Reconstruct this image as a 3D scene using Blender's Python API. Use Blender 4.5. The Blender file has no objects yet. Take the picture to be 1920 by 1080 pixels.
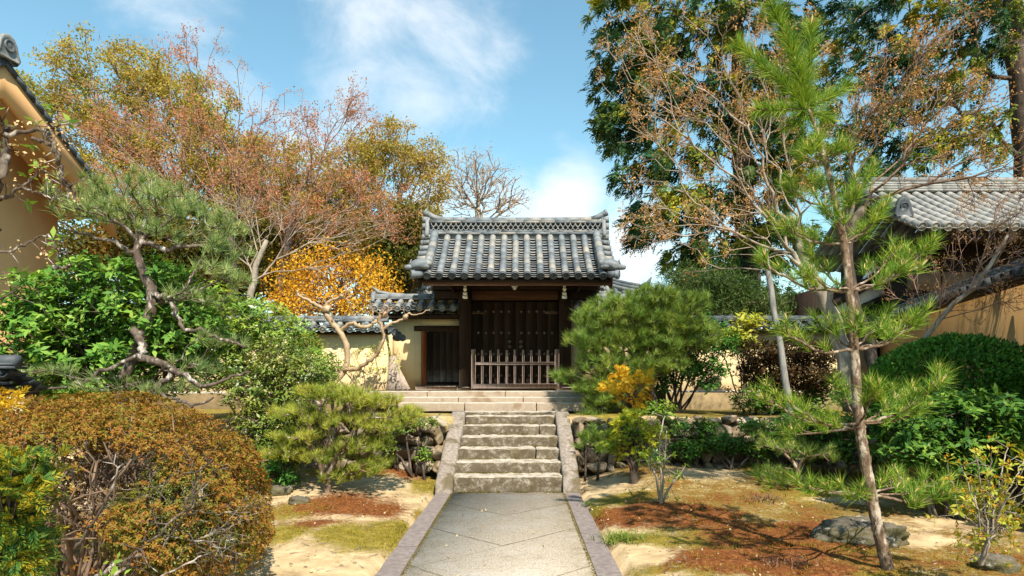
import bpy, math, random
import numpy as np
from mathutils import Vector, noise as mnoise
R = math.radians
SC = bpy.context.scene
COL = SC.collection

# ---------------------------------------------------------------- camera
F, VX, VY, EYE = 1250.0, 976.0, 713.5, 1.6      # focal length in photo pixels, vanishing point of the path, eye height
cd = bpy.data.cameras.new('camera'); cam = bpy.data.objects.new('camera', cd); COL.objects.link(cam)
cam.location = (0, 0, EYE); cam.rotation_euler = (R(90), 0, 0)
cd.sensor_width = 36; cd.lens = 36 * F / 1920
cd.shift_x = -(VX - 960) / 1920; cd.shift_y = (VY - 540) / 1920
cd.clip_start = 0.05; cd.clip_end = 3000
SC.camera = cam

# ---------------------------------------------------------------- sun, sky, exposure
SUN_AZ, SUN_EL = R(20), R(50)                    # azimuth to the right of straight behind the camera
sd = Vector((math.sin(SUN_AZ) * math.cos(SUN_EL), -math.cos(SUN_AZ) * math.cos(SUN_EL), math.sin(SUN_EL)))
sl = bpy.data.lights.new('sun', 'SUN'); sun = bpy.data.objects.new('sun', sl); COL.objects.link(sun)
sl.energy = 5.0; sl.angle = R(0.5); sl.color = (1.0, 0.915, 0.77)
sun.rotation_euler = sd.to_track_quat('Z', 'Y').to_euler()
SC.view_settings.view_transform = 'Standard'; SC.view_settings.look = 'None'
SC.view_settings.exposure = 1.0; SC.view_settings.gamma = 1.0

class NT:
    """tiny node helper"""
    def __init__(s, tree): s.t = tree; s.n = tree.nodes; s.l = tree.links
    def new(s, typ, **kw):
        n = s.n.new(typ)
        for k, v in kw.items():
            if k.startswith('i_'):
                key = k[2:]; key = int(key) if key.isdigit() else key.replace('_', ' ')
                s.put(n.inputs[key], v)
            else: setattr(n, k, v)
        return n
    def put(s, sock, v):
        if isinstance(v, bpy.types.NodeSocket): s.l.new(v, sock)
        elif isinstance(v, bpy.types.Node): s.l.new(v.outputs[0], sock)
        else:
            if isinstance(v, (tuple, list)) and len(v) == 3 and sock.type == 'RGBA': v = (*v, 1)
            sock.default_value = v
    def math(s, op, a, b=None, c=None, clamp=False):
        n = s.n.new('ShaderNodeMath'); n.operation = op; n.use_clamp = clamp
        for i, v in enumerate((a, b, c)):
            if v is not None: s.put(n.inputs[i], v)
        return n.outputs[0]
    def vmath(s, op, a, b=None):
        n = s.n.new('ShaderNodeVectorMath'); n.operation = op
        s.put(n.inputs[0], a)
        if b is not None: s.put(n.inputs[1], b)
        return n
    def mix(s, f, a, b, mode='MIX'):
        n = s.n.new('ShaderNodeMix'); n.data_type = 'RGBA'; n.blend_type = mode
        s.put(n.inputs[0], f); s.put(n.inputs[6], a); s.put(n.inputs[7], b)
        return n.outputs[2]
    def ramp(s, fac, stops):
        n = s.n.new('ShaderNodeValToRGB'); e = n.color_ramp.elements
        while len(e) < len(stops): e.new(0.5)
        for el, (p, c) in zip(e, stops):
            el.position = p; el.color = (*c, 1) if len(c) == 3 else c
        s.put(n.inputs[0], fac); return n.outputs[0]
    def noise(s, vec, scale, detail=4, rough=0.55, dist=0.0):
        n = s.n.new('ShaderNodeTexNoise'); s.put(n.inputs['Vector'], vec)
        n.inputs['Scale'].default_value = scale; n.inputs['Detail'].default_value = detail
        n.inputs['Roughness'].default_value = rough; n.inputs['Distortion'].default_value = dist
        return n.outputs[0]
    def smooth(s, v, a, b):
        n = s.n.new('ShaderNodeMapRange'); n.interpolation_type = 'SMOOTHSTEP'
        s.put(n.inputs[0], v); n.inputs[1].default_value = a; n.inputs[2].default_value = b
        return n.outputs[0]

def pixdir(px, py):
    v = Vector(((px - VX) / F, 1.0, -(py - VY) / F)); v.normalize(); return tuple(v)

world = bpy.data.worlds.new('World'); SC.world = world; world.use_nodes = True
w = NT(world.node_tree); w.n.clear()
sky = w.new('ShaderNodeTexSky', sky_type='NISHITA', sun_disc=False)
sky.sun_elevation = SUN_EL; sky.sun_rotation = R(180) - SUN_AZ
sky.air_density = 1.2; sky.dust_density = 0.6; sky.ozone_density = 1.2
tc = w.new('ShaderNodeTexCoord'); d = w.vmath('NORMALIZE', tc.outputs['Generated']).outputs[0]
sc_ = w.vmath('MULTIPLY', d, (1.0, 1.0, 1.7)).outputs[0]
n1 = w.noise(sc_, 5.5, 9, 0.62, 0.35); n2 = w.noise(sc_, 2.3, 3, 0.5, 0.2)
tint = w.mix(1.0, sky.outputs[0], (0.92, 1.20, 1.08), 'MULTIPLY')
# cloud banks: (direction, angular size, strength)
total = None
for (px, py, ang, s_) in [(640, 90, 0.16, 0.30), (800, 130, 0.13, 0.33), (350, 20, 0.13, 0.34), (420, 190, 0.13, 0.34),
                          (700, -10, 0.16, 0.36), (600, 160, 0.15, 0.22), (930, 100, 0.06, 0.24), (1060, 395, 0.085, 0.62), (1180, 470, 0.11, 0.6),
                          (960, 430, 0.14, 0.45), (1300, 560, 0.2, 0.4), (560, 330, 0.2, 0.3), (1800, 300, 0.2, 0.12), (300, 380, 0.2, 0.3), (820, 380, 0.12, 0.3)]:
    dist = w.vmath('DISTANCE', d, pixdir(px, py)).outputs['Value']
    m = w.math('MULTIPLY', w.math('SUBTRACT', 1.0, w.smooth(dist, 0.0, ang * 1.5)), s_)
    total = m if total is None else w.math('MAXIMUM', total, m)
v = w.math('ADD', w.math('MULTIPLY', n1, 0.75), w.math('MULTIPLY', n2, 0.35))
v = w.math('ADD', v, total)
cl = w.math('MULTIPLY', w.smooth(v, 0.70, 1.12), 0.85)
skyc = w.mix(cl, tint, (6.0, 6.2, 6.4))
bg = w.new('ShaderNodeBackground', i_Color=skyc, i_Strength=0.097)
wo = w.new('ShaderNodeOutputWorld'); w.l.new(bg.outputs[0], wo.inputs[0])

# ---------------------------------------------------------------- helpers
def P(px, py, Y):
    """a point of the place: seen at photo pixel (px, py) and Y metres away"""
    return np.array(((px - VX) * Y / F, Y, EYE - (py - VY) * Y / F))
def PG(px, py, z=0.05):
    Y = (EYE - z) * F / (py - VY); return np.array(((px - VX) * Y / F, Y, z))

BASE = {}
def prop(o, label=None, cat=None, group=None, kind=None):
    for k, v_ in (('label', label), ('category', cat), ('group', group), ('kind', kind)):
        if v_: o[k] = v_
    return o
def thing(name, label, cat, base, group=None):
    o = bpy.data.objects.new(name, None); COL.objects.link(o); o.empty_display_size = 0.2
    o.location = tuple(base); BASE[o.name] = np.array(base, float)
    return prop(o, label, cat, group)
def mk(name, V, FS, mat, parent=None, smooth=False, attr=None):
    """V (n,3); FS list of (m,k) index arrays -> one mesh object; vertices in world space"""
    V = np.asarray(V, np.float32).reshape(-1, 3)
    base = BASE[parent.name] if parent is not None else np.zeros(3)
    me = bpy.data.meshes.new(name)
    FS = [np.asarray(f, np.int32) for f in FS if len(f)]
    tot = np.concatenate([np.full(len(f), f.shape[1], np.int32) for f in FS])
    idx = np.concatenate([f.ravel() for f in FS])
    me.vertices.add(len(V)); me.vertices.foreach_set('co', (V - base.astype(np.float32)).ravel())
    me.loops.add(len(idx)); me.loops.foreach_set('vertex_index', idx)
    me.polygons.add(len(tot))
    st = np.zeros(len(tot), np.int32); st[1:] = np.cumsum(tot)[:-1]
    me.polygons.foreach_set('loop_start', st); me.polygons.foreach_set('loop_total', tot)
    if smooth: me.polygons.foreach_set('use_smooth', np.ones(len(tot), bool))
    me.update(calc_edges=True)
    if attr is not None:
        a = me.color_attributes.new('mossmap', 'FLOAT_COLOR', 'POINT')
        a.data.foreach_set('color', np.asarray(attr, np.float32).ravel())
    o = bpy.data.objects.new(name, me); COL.objects.link(o)
    if mat: me.materials.append(mat)
    if parent is not None: o.parent = parent; BASE[o.name] = base
    return o

class MB:
    """collects shapes, then builds ONE mesh"""
    def __init__(s): s.V = []; s.F = {}; s.n = 0
    def add(s, V, FS):
        V = np.asarray(V, float).reshape(-1, 3); s.V.append(V)
        for f in FS:
            f = np.asarray(f, int)
            if len(f): s.F.setdefault(f.shape[1], []).append(f + s.n)
        s.n += len(V)
    def box(s, x0, x1, y0, y1, z0, z1):
        V = [(x, y, z) for z in (z0, z1) for y in (y0, y1) for x in (x0, x1)]
        s.add(V, [[(0, 2, 3, 1), (4, 5, 7, 6), (0, 1, 5, 4), (2, 6, 7, 3), (0, 4, 6, 2), (1, 3, 7, 5)]])
    def bbox(s, x0, x1, y0, y1, z0, z1, b=0.01):
        """box with chamfered edges"""
        c = np.array(((x0 + x1) / 2, (y0 + y1) / 2, (z0 + z1) / 2)); h = np.array((x1 - x0, y1 - y0, z1 - z0)) / 2
        V = []; ix = {}
        for sx in (-1, 1):
            for sy in (-1, 1):
                for sz in (-1, 1):
                    for ax in range(3):
                        q = h - b; q[ax] = h[ax]; ix[(sx, sy, sz, ax)] = len(V); V.append(c + q * (sx, sy, sz))
        q4 = []; t3 = []
        for ax in range(3):
            a, b_ = [k for k in range(3) if k != ax]
            for sg in (-1, 1):
                f = []
                for (u, v_) in ((-1, -1), (1, -1), (1, 1), (-1, 1)):
                    k = [0, 0, 0]; k[ax] = sg; k[a] = u; k[b_] = v_; f.append(ix[(*k, ax)])
                q4.append(f)
            for u in (-1, 1):
                for v_ in (-1, 1):
                    f = []
                    for (sg, fa) in ((-1, a), (-1, b_), (1, b_), (1, a)):
                        k = [0, 0, 0]; k[ax] = sg; k[a] = u; k[b_] = v_; f.append(ix[(*k, fa)])
                    q4.append(f)
        for sx in (-1, 1):
            for sy in (-1, 1):
                for sz in (-1, 1): t3.append([ix[(sx, sy, sz, k)] for k in range(3)])
        s.add(V, [q4, t3])
    def prism(s, A, B, up, w_, h_):
        """bar from A to B, w_ wide, h_ high"""
        A = np.array(A, float); B = np.array(B, float); t = B - A; t /= np.linalg.norm(t)
        u = np.cross(t, up); u /= np.linalg.norm(u); n = np.cross(u, t)
        V = [p + u * a * w_ / 2 + n * b * h_ / 2 for p in (A, B) for (a, b) in ((-1, -1), (1, -1), (1, 1), (-1, 1))]
        s.add(V, [[(3, 2, 1, 0), (4, 5, 6, 7), (0, 1, 5, 4), (1, 2, 6, 5), (2, 3, 7, 6), (3, 0, 4, 7)]])
    def tube(s, pts, rad, n=8, cap=True, rng=None, amp=0.0):
        pts = np.asarray(pts, float); k = len(pts); rad = np.broadcast_to(np.asarray(rad, float), (k,))
        T = np.gradient(pts, axis=0); T /= np.linalg.norm(T, axis=1)[:, None] + 1e-9
        ref = np.array((0.13, 0.2, 1.0)) if abs(T[:, 2]).mean() < 0.8 else np.array((1.0, 0.15, 0.1))
        U = np.cross(T, ref); U /= np.linalg.norm(U, axis=1)[:, None] + 1e-9; W_ = np.cross(T, U)
        a = np.arange(n) * 2 * math.pi / n
        rr = rad[:, None] * (1 + (rng.normal(0, amp, (k, n)) if rng is not None else 0))
        V = pts[:, None] + rr[..., None] * (np.cos(a)[None, :, None] * U[:, None] + np.sin(a)[None, :, None] * W_[:, None])
        i = np.arange(k - 1)[:, None] * n; j = np.arange(n)[None]; j2 = (j + 1) % n
        Q = np.stack((i + j, i + j2, i + n + j2, i + n + j), -1).reshape(-1, 4)
        fs = [Q]
        if cap: fs.append([list(range(n))[::-1]]); fs.append([list(range((k - 1) * n, k * n))])
        s.add(V.reshape(-1, 3), fs)
    def lathe(s, c, axis, prof, n=12):
        """prof: (radius, distance along axis)"""
        c = np.array(c, float); ax = np.array(axis, float); ax /= np.linalg.norm(ax)
        ref = np.array((0, 0, 1.0)) if abs(ax[2]) < 0.9 else np.array((1.0, 0, 0))
        u = np.cross(ax, ref); u /= np.linalg.norm(u); v_ = np.cross(ax, u)
        a = np.arange(n) * 2 * math.pi / n; k = len(prof)
        V = [c + ax * h + r * (math.cos(t) * u + math.sin(t) * v_) for (r, h) in prof for t in a]
        Q = [(i * n + j, i * n + (j + 1) % n, (i + 1) * n + (j + 1) % n, (i + 1) * n + j) for i in range(k - 1) for j in range(n)]
        s.add(V, [Q, [list(range((k - 1) * n, k * n))]])
    def build(s, name, mat, parent=None, smooth=False):
        return mk(name, np.concatenate(s.V), [np.concatenate(f) for f in s.F.values()], mat, parent, smooth)

def cube_sphere(n=6):
    g = np.linspace(-1, 1, n + 1); V = []; Q = []
    for ax in range(3):
        for sg in (-1, 1):
            b = len(V)
            for i in g:
                for j in g:
                    p = [0, 0, 0]; p[ax] = sg; p[(ax + 1) % 3] = i; p[(ax + 2) % 3] = j; V.append(p)
            for i in range(n):
                for j in range(n):
                    q = (b + i * (n + 1) + j, b + (i + 1) * (n + 1) + j, b + (i + 1) * (n + 1) + j + 1, b + i * (n + 1) + j + 1)
                    Q.append(q if sg > 0 else q[::-1])
    return np.array(V, float), np.array(Q)
def nz(p, s, seed=0):
    return mnoise.noise(Vector((p[0] * s + seed * 7.1, p[1] * s - seed * 3.3, p[2] * s + seed * 1.7)))
def stone(mb, c, half, pw=3.5, amp=0.12, seed=0, n=6, rot=None, fr=2.2, facets=0):
    V, Q = cube_sphere(n); L = (np.abs(V) ** pw).sum(1) ** (1 / pw); V = V / L[:, None]
    V = np.array([p * (1 + amp * nz(p, fr * 0.6, seed) + amp * 0.5 * nz(p, fr * 1.9, seed + 5)) for p in V])
    if facets:                                     # broken faces: slice the lump flat along a few planes
        fr_ = np.random.default_rng(seed)
        for nn_ in norm(fr_.normal(size=(facets, 3))): V = V - nn_ * np.maximum(0, V @ nn_ - fr_.uniform(0.62, 0.92))[:, None]
    V = V * np.array(half)
    if rot is not None: V = V @ rot.T
    mb.add(V + np.array(c), [Q])
def rotz(a): return np.array(((math.cos(a), -math.sin(a), 0), (math.sin(a), math.cos(a), 0), (0, 0, 1.0)))
def roty(a): return np.array(((math.cos(a), 0, math.sin(a)), (0, 1.0, 0), (-math.sin(a), 0, math.cos(a))))
def rough_box(mb, x0, x1, y0, y1, z0, z1, amp=0.012, step=0.06, seed=0, pw=10):
    """dressed stone: box with worn edges and an uneven face"""
    h = np.array((x1 - x0, y1 - y0, z1 - z0)) / 2; c = np.array((x0 + x1, y0 + y1, z0 + z1)) / 2
    ns = [max(2, min(40, int(2 * hh / step))) for hh in h]; rnd = 0.022
    for ax in range(3):
        a, b = (ax + 1) % 3, (ax + 2) % 3
        ga, gb = np.linspace(-1, 1, ns[a] + 1), np.linspace(-1, 1, ns[b] + 1)
        for sg in (-1, 1):
            V = []
            for i in ga:
                for j in gb:
                    q = np.zeros(3); q[ax] = sg; q[a] = i; q[b] = j; q = q * h
                    inner = np.clip(q, -(h - rnd), h - rnd); dd = q - inner; l = np.linalg.norm(dd)
                    q = inner + dd / max(l, 1e-6) * rnd
                    p = q + c
                    V.append(p + (dd / max(l, 1e-6)) * amp * (nz(p, 6, seed) + 0.6 * nz(p, 17, seed + 1)))
            na, nb = len(ga), len(gb)
            Q = [(i * nb + j, (i + 1) * nb + j, (i + 1) * nb + j + 1, i * nb + j + 1) for i in range(na - 1) for j in range(nb - 1)]
            if sg < 0: Q = [q[::-1] for q in Q]
            mb.add(V, [Q])
def norm(v_): v_ = np.asarray(v_, float); return v_ / (np.linalg.norm(v_, axis=-1, keepdims=True) + 1e-9)

# ---------------------------------------------------------------- materials
def material(name):
    m = bpy.data.materials.new(name); m.use_nodes = True; t = NT(m.node_tree)
    b = t.n['Principled BSDF']; b.inputs['Specular IOR Level'].default_value = 0.3
    return m, t, b
def surf(name, c1, c2, scale=6, rough=0.85, bump=0.2, c3=None, s3=1.2, spec=0.3, stretch=(1, 1, 1), bscale=None, island=0.0, isl=None, thr=(0.3, 0.7), t3=(0.52, 0.68)):
    """mottled surface: noise between c1 and c2, patches of c3, optional colour per separate piece"""
    m, t, b = material(name)
    co = t.new('ShaderNodeTexCoord').outputs['Object']
    co = t.vmath('MULTIPLY', co, stretch).outputs[0]
    c = t.ramp(t.noise(co, scale, 6, 0.62), [(thr[0], c1), (thr[1], c2)])
    if c3: c = t.mix(t.math('MULTIPLY', t.smooth(t.noise(co, s3, 5, 0.6), *t3), 0.85), c, c3)
    if isl:
        g = t.new('ShaderNodeNewGeometry').outputs['Random Per Island']
        k = len(isl) - 1
        c = t.mix(island, c, t.ramp(g, [(i / k, q) for i, q in enumerate(isl)]))
    t.put(b.inputs['Base Color'], c); b.inputs['Roughness'].default_value = rough
    b.inputs['Specular IOR Level'].default_value = spec
    if bump:
        bn = t.new('ShaderNodeBump', i_Strength=bump, i_Distance=0.02, i_Height=t.noise(co, bscale or scale * 3, 5, 0.65))
        t.l.new(bn.outputs[0], b.inputs['Normal'])
    return m
def leafmat(name, cols, trans=0.45, clump=1.5, mixn=0.55, gloss=0.12, rough=0.5):
    """leaf: each blade its own tint, tints gather in clumps; light passes through"""
    m, t, b = material(name)
    g = t.new('ShaderNodeNewGeometry').outputs['Random Per Island']
    co = t.new('ShaderNodeTexCoord').outputs['Object']
    n = t.smooth(t.noise(co, clump, 3, 0.6), 0.28, 0.72)
    f = t.math('ADD', t.math('MULTIPLY', n, mixn), t.math('MULTIPLY', g, 1 - mixn))
    k = len(cols) - 1
    c = t.ramp(f, [(i / k, q) for i, q in enumerate(cols)])
    t.put(b.inputs['Base Color'], c); b.inputs['Roughness'].default_value = rough
    b.inputs['Specular IOR Level'].default_value = gloss
    tr = t.new('ShaderNodeBsdfTranslucent'); tint_ = t.mix(1.0, c, (1.2, 1.1, 0.5), 'MULTIPLY'); t.put(tr.inputs[0], tint_)
    mx = t.new('ShaderNodeMixShader'); mx.inputs[0].default_value = trans * 0.85
    t.l.new(b.outputs[0], mx.inputs[1]); t.l.new(tr.outputs[0], mx.inputs[2])
    t.l.new(mx.outputs[0], t.n['Material Output'].inputs[0])
    return m
M = {}
M['plaster'] = surf('cream_plaster', (0.53, 0.41, 0.22), (0.61, 0.48, 0.285), 2.2, 0.9, 0.06, (0.46, 0.35, 0.20), 0.9, 0.1)
M['tan'] = surf('tan_plaster', (0.42, 0.25, 0.10), (0.50, 0.31, 0.13), 1.6, 0.9, 0.08, (0.36, 0.23, 0.12), 0.8, 0.1)
M['house'] = surf('house_plaster', (0.50, 0.285, 0.125), (0.57, 0.335, 0.155), 1.2, 0.85, 0.05, (0.45, 0.26, 0.12), 0.6, 0.1)
def weather(m, z0, strength=0.5):
    """rain streaks and a splash-stained foot on a plaster wall"""
    t = NT(m.node_tree); b = t.n['Principled BSDF']; old = b.inputs['Base Color'].links[0].from_socket
    co = t.new('ShaderNodeTexCoord').outputs['Object']
    st = t.noise(t.vmath('MULTIPLY', co, (4.0, 4.0, 0.3)).outputs[0], 2.4, 6, 0.65)
    c = t.mix(t.math('MULTIPLY', t.smooth(st, 0.52, 0.75), 0.3 * strength), old, (0.25, 0.19, 0.11))
    s = t.new('ShaderNodeSeparateXYZ'); t.l.new(co, s.inputs[0])
    foot = t.math('ADD', s.outputs[2], t.math('MULTIPLY', t.math('SUBTRACT', t.noise(co, 4, 5, 0.65), 0.5), 0.6))
    c = t.mix(t.math('MULTIPLY', t.math('SUBTRACT', 1.0, t.smooth(foot, z0, z0 + 0.32)), strength), c, (0.33, 0.22, 0.12))
    t.put(b.inputs['Base Color'], c)
weather(M['plaster'], 0.05, 0.75)
# right wall: ochre plaster with dark water streaks running down
m_, t_, b_ = material('streaked_plaster')
co_ = t_.new('ShaderNodeTexCoord').outputs['Object']
c_ = t_.ramp(t_.noise(co_, 2.0, 5, 0.6), [(0.3, (0.36, 0.205, 0.075)), (0.7, (0.45, 0.27, 0.105))])
st_ = t_.noise(t_.vmath('MULTIPLY', co_, (3.2, 3.2, 0.35)).outputs[0], 2.2, 6, 0.65)
c_ = t_.mix(t_.math('MULTIPLY', t_.smooth(st_, 0.52, 0.72), 0.75), c_, (0.10, 0.085, 0.06))
t_.put(b_.inputs['Base Color'], c_); b_.inputs['Roughness'].default_value = 0.9
M['streak'] = m_
def stepmat(name, c1, c2, scale, rough, bump, c3, s3, spec, t3, strength=0.92, moss_shade=(0.075, 0.055, 0.03)):
    """worn step stone: treads rubbed pale, upright faces darkened by brown moss and by shade put into the colour"""
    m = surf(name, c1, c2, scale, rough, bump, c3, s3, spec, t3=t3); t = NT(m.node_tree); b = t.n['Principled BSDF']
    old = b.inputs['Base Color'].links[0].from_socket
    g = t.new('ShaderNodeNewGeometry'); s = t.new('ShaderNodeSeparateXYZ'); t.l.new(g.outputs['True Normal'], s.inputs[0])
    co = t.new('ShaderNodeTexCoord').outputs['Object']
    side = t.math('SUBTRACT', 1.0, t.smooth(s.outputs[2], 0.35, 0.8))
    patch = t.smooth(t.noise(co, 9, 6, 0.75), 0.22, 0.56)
    c = t.mix(t.math('MULTIPLY', t.math('MULTIPLY', side, patch), strength), old, moss_shade)  # uprights darkened: riser shade painted in along with the moss
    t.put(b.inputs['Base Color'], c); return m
TI = [(0.03, 0.038, 0.048), (0.085, 0.105, 0.125), (0.13, 0.15, 0.17), (0.18, 0.185, 0.185), (0.30, 0.26, 0.205), (0.10, 0.12, 0.145)]
M['tile'] = surf('grey_roof_tile', (0.055, 0.065, 0.078), (0.24, 0.25, 0.25), 7, 0.62, 0.25, (0.42, 0.36, 0.28), 4.5, 0.4, island=0.6, isl=TI, t3=(0.58, 0.74))
M['tile_dark'] = surf('dark_roof_tile', (0.016, 0.02, 0.026), (0.065, 0.075, 0.085), 8, 0.6, 0.2, None, 1, 0.3, island=0.3, isl=[(0.02, 0.024, 0.03), (0.05, 0.06, 0.07), (0.09, 0.10, 0.11)])
M['tile_pale'] = surf('pale_roof_tile', (0.12, 0.117, 0.11), (0.31, 0.30, 0.28), 7, 0.7, 0.25, (0.22, 0.215, 0.21), 2.2, 0.35, island=0.35, isl=[(0.09, 0.095, 0.10), (0.22, 0.215, 0.205), (0.33, 0.315, 0.29), (0.15, 0.15, 0.148)])
M['wood_dark'] = surf('dark_timber', (0.010, 0.006, 0.004), (0.034, 0.018, 0.010), 3, 0.75, 0.3, None, 1, 0.25, stretch=(6, 6, 0.6))
M['wood_beam'] = surf('brown_timber', (0.035, 0.016, 0.008), (0.095, 0.044, 0.02), 3, 0.75, 0.3, None, 1, 0.25, stretch=(0.6, 6, 6))
M['wood_red'] = surf('red_brown_timber', (0.11, 0.038, 0.014), (0.22, 0.08, 0.032), 3, 0.75, 0.3, (0.25, 0.2, 0.16), 0.9, 0.25, stretch=(6, 6, 0.6))
M['wood_grey'] = surf('weathered_timber', (0.19, 0.14, 0.12), (0.42, 0.33, 0.29), 3, 0.85, 0.3, None, 1, 0.2, stretch=(8, 8, 0.7))
M['plank'] = surf('sun_bleached_plank', (0.20, 0.15, 0.12), (0.42, 0.34, 0.28), 3, 0.85, 0.3, None, 1, 0.2, stretch=(9, 9, 0.7))
M['white_wood'] = surf('white_painted_wood', (0.62, 0.56, 0.44), (0.78, 0.72, 0.6), 5, 0.7, 0.05)
M['white_wall'] = surf('white_plaster', (0.76, 0.74, 0.72), (0.86, 0.85, 0.84), 2, 0.85, 0.05)
M['panel'] = surf('shade_toned_panel', (0.085, 0.055, 0.035), (0.14, 0.092, 0.06), 2, 0.85, 0.05)  # wall panels darkened, the maple's shade put into their colour
M['metal'] = surf('old_bronze', (0.03, 0.018, 0.011), (0.10, 0.055, 0.03), 12, 0.5, 0.1, spec=0.5)
M['lamp'] = surf('enamel_lamp', (0.5, 0.5, 0.48), (0.7, 0.7, 0.68), 5, 0.4, 0)
M['granite'] = surf('worn_granite', (0.13, 0.105, 0.088), (0.31, 0.265, 0.225), 22, 0.9, 0.5, (0.085, 0.065, 0.03), 3.2, 0.2, t3=(0.50, 0.66))
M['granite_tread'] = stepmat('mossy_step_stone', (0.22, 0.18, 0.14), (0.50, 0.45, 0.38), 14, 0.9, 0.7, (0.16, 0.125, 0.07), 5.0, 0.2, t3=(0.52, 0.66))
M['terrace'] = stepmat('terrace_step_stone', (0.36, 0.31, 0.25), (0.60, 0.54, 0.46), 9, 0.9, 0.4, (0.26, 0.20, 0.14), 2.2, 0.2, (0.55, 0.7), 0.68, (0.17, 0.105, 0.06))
M['kerb'] = surf('kerb_stone', (0.125, 0.10, 0.095), (0.24, 0.20, 0.185), 18, 0.85, 0.35, (0.16, 0.125, 0.075), 2.0, 0.25, t3=(0.58, 0.75))
M['rock'] = surf('wall_boulder', (0.09, 0.068, 0.045), (0.30, 0.235, 0.165), 5.5, 0.9, 0.8, (0.075, 0.062, 0.016), 2.6, 0.2, t3=(0.47, 0.60), island=0.55, isl=[(0.09, 0.07, 0.05), (0.30, 0.215, 0.14), (0.15, 0.125, 0.10), (0.44, 0.36, 0.27), (0.20, 0.13, 0.08), (0.12, 0.095, 0.065)])
M['base_stone'] = surf('pale_base_stone', (0.40, 0.36, 0.31), (0.60, 0.55, 0.48), 5, 0.9, 0.4, (0.22, 0.18, 0.13), 1.5, 0.2)
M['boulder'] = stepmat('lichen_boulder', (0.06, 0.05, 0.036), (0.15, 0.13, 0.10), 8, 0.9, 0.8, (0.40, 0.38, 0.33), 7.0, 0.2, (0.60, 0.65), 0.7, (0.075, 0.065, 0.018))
M['soil'] = surf('packed_earth', (0.14, 0.10, 0.05), (0.26, 0.19, 0.10), 6, 0.95, 0.4)

def barkmat(name, c1, c2, c3, sc=14, spots=(0.55, 0.68)):
    return surf(name, c1, c2, sc, 0.9, 0.7, c3, sc * 0.5, 0.15, stretch=(1, 1, 0.45), t3=spots)
M['bark_pine'] = barkmat('pine_bark', (0.055, 0.035, 0.025), (0.24, 0.165, 0.11), (0.42, 0.36, 0.29), 26, (0.52, 0.64))
M['bark_lichen'] = barkmat('lichened_bark', (0.04, 0.028, 0.022), (0.15, 0.115, 0.09), (0.42, 0.38, 0.345), 16, (0.53, 0.64))
M['bark_grey'] = barkmat('grey_bark', (0.16, 0.13, 0.10), (0.34, 0.29, 0.235), (0.46, 0.42, 0.36), 9)
M['bark_dark'] = barkmat('dark_bark', (0.035, 0.025, 0.02), (0.10, 0.075, 0.06), (0.17, 0.14, 0.12), 10)
M['bark_myrtle'] = surf('smooth_tan_bark', (0.24, 0.155, 0.085), (0.40, 0.29, 0.185), 5, 0.6, 0.15, (0.20, 0.11, 0.06), 2.2, 0.3, stretch=(1, 1, 0.4))
M['twig_red'] = surf('red_twig', (0.15, 0.085, 0.062), (0.33, 0.205, 0.155), 6, 0.85, 0)
M['twig_grey'] = surf('grey_twig', (0.16, 0.12, 0.09), (0.34, 0.27, 0.21), 6, 0.85, 0)
M['twig_brown'] = surf('brown_twig', (0.08, 0.05, 0.033), (0.21, 0.14, 0.095), 6, 0.85, 0)
M['pole'] = surf('grey_pole', (0.11, 0.105, 0.10), (0.25, 0.24, 0.225), 4, 0.85, 0.2, stretch=(6, 6, 0.6))

L = {}
L['camphor'] = leafmat('olive_gold_leaf', [(0.11, 0.16, 0.025), (0.22, 0.24, 0.035), (0.34, 0.29, 0.05), (0.42, 0.26, 0.07), (0.20, 0.24, 0.04)], 0.45, 0.45, 0.5)
L['camphor2'] = leafmat('amber_leaf', [(0.11, 0.16, 0.025), (0.23, 0.235, 0.035), (0.36, 0.28, 0.06), (0.43, 0.24, 0.075), (0.21, 0.24, 0.04)], 0.45, 0.45, 0.5)
L['redbud'] = leafmat('red_bud', [(0.30, 0.085, 0.045), (0.42, 0.15, 0.075), (0.50, 0.25, 0.14), (0.42, 0.21, 0.09)], 0.45, 0.8, 0.4)
L['orange'] = leafmat('orange_leaf', [(0.52, 0.22, 0.02), (0.64, 0.32, 0.025), (0.70, 0.42, 0.04), (0.55, 0.40, 0.06)], 0.45, 0.7, 0.5)
L['understory'] = leafmat('olive_leaf', [(0.03, 0.05, 0.012), (0.08, 0.09, 0.016), (0.20, 0.13, 0.026), (0.26, 0.10, 0.03)], 0.35, 0.5, 0.6)
L['cedar'] = leafmat('cedar_spray', [(0.008, 0.028, 0.024), (0.016, 0.05, 0.030), (0.04, 0.095, 0.026), (0.22, 0.23, 0.025), (0.46, 0.34, 0.03)], 0.3, 0.5, 0.75)
L['rustbud'] = leafmat('rust_bud', [(0.26, 0.11, 0.045), (0.40, 0.19, 0.07), (0.50, 0.30, 0.12), (0.33, 0.16, 0.055)], 0.4, 0.8, 0.4)
L['pine'] = leafmat('pine_needle', [(0.03, 0.10, 0.016), (0.09, 0.20, 0.022), (0.22, 0.33, 0.035), (0.46, 0.48, 0.08)], 0.3, 5.0, 0.3)
L['pine_old'] = leafmat('grey_green_needle', [(0.055, 0.12, 0.045), (0.13, 0.205, 0.07), (0.28, 0.36, 0.12), (0.52, 0.54, 0.24)], 0.35, 2.2, 0.35)
L['pine_yel'] = leafmat('yellow_green_needle', [(0.10, 0.165, 0.02), (0.21, 0.28, 0.03), (0.36, 0.37, 0.045), (0.50, 0.42, 0.065)], 0.35, 1.8, 0.5, 0.4)
L['pine_gate'] = leafmat('fresh_green_needle', [(0.05, 0.12, 0.02), (0.13, 0.225, 0.032), (0.25, 0.34, 0.05), (0.42, 0.44, 0.08)], 0.35, 2.0, 0.5, 0.4)
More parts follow.
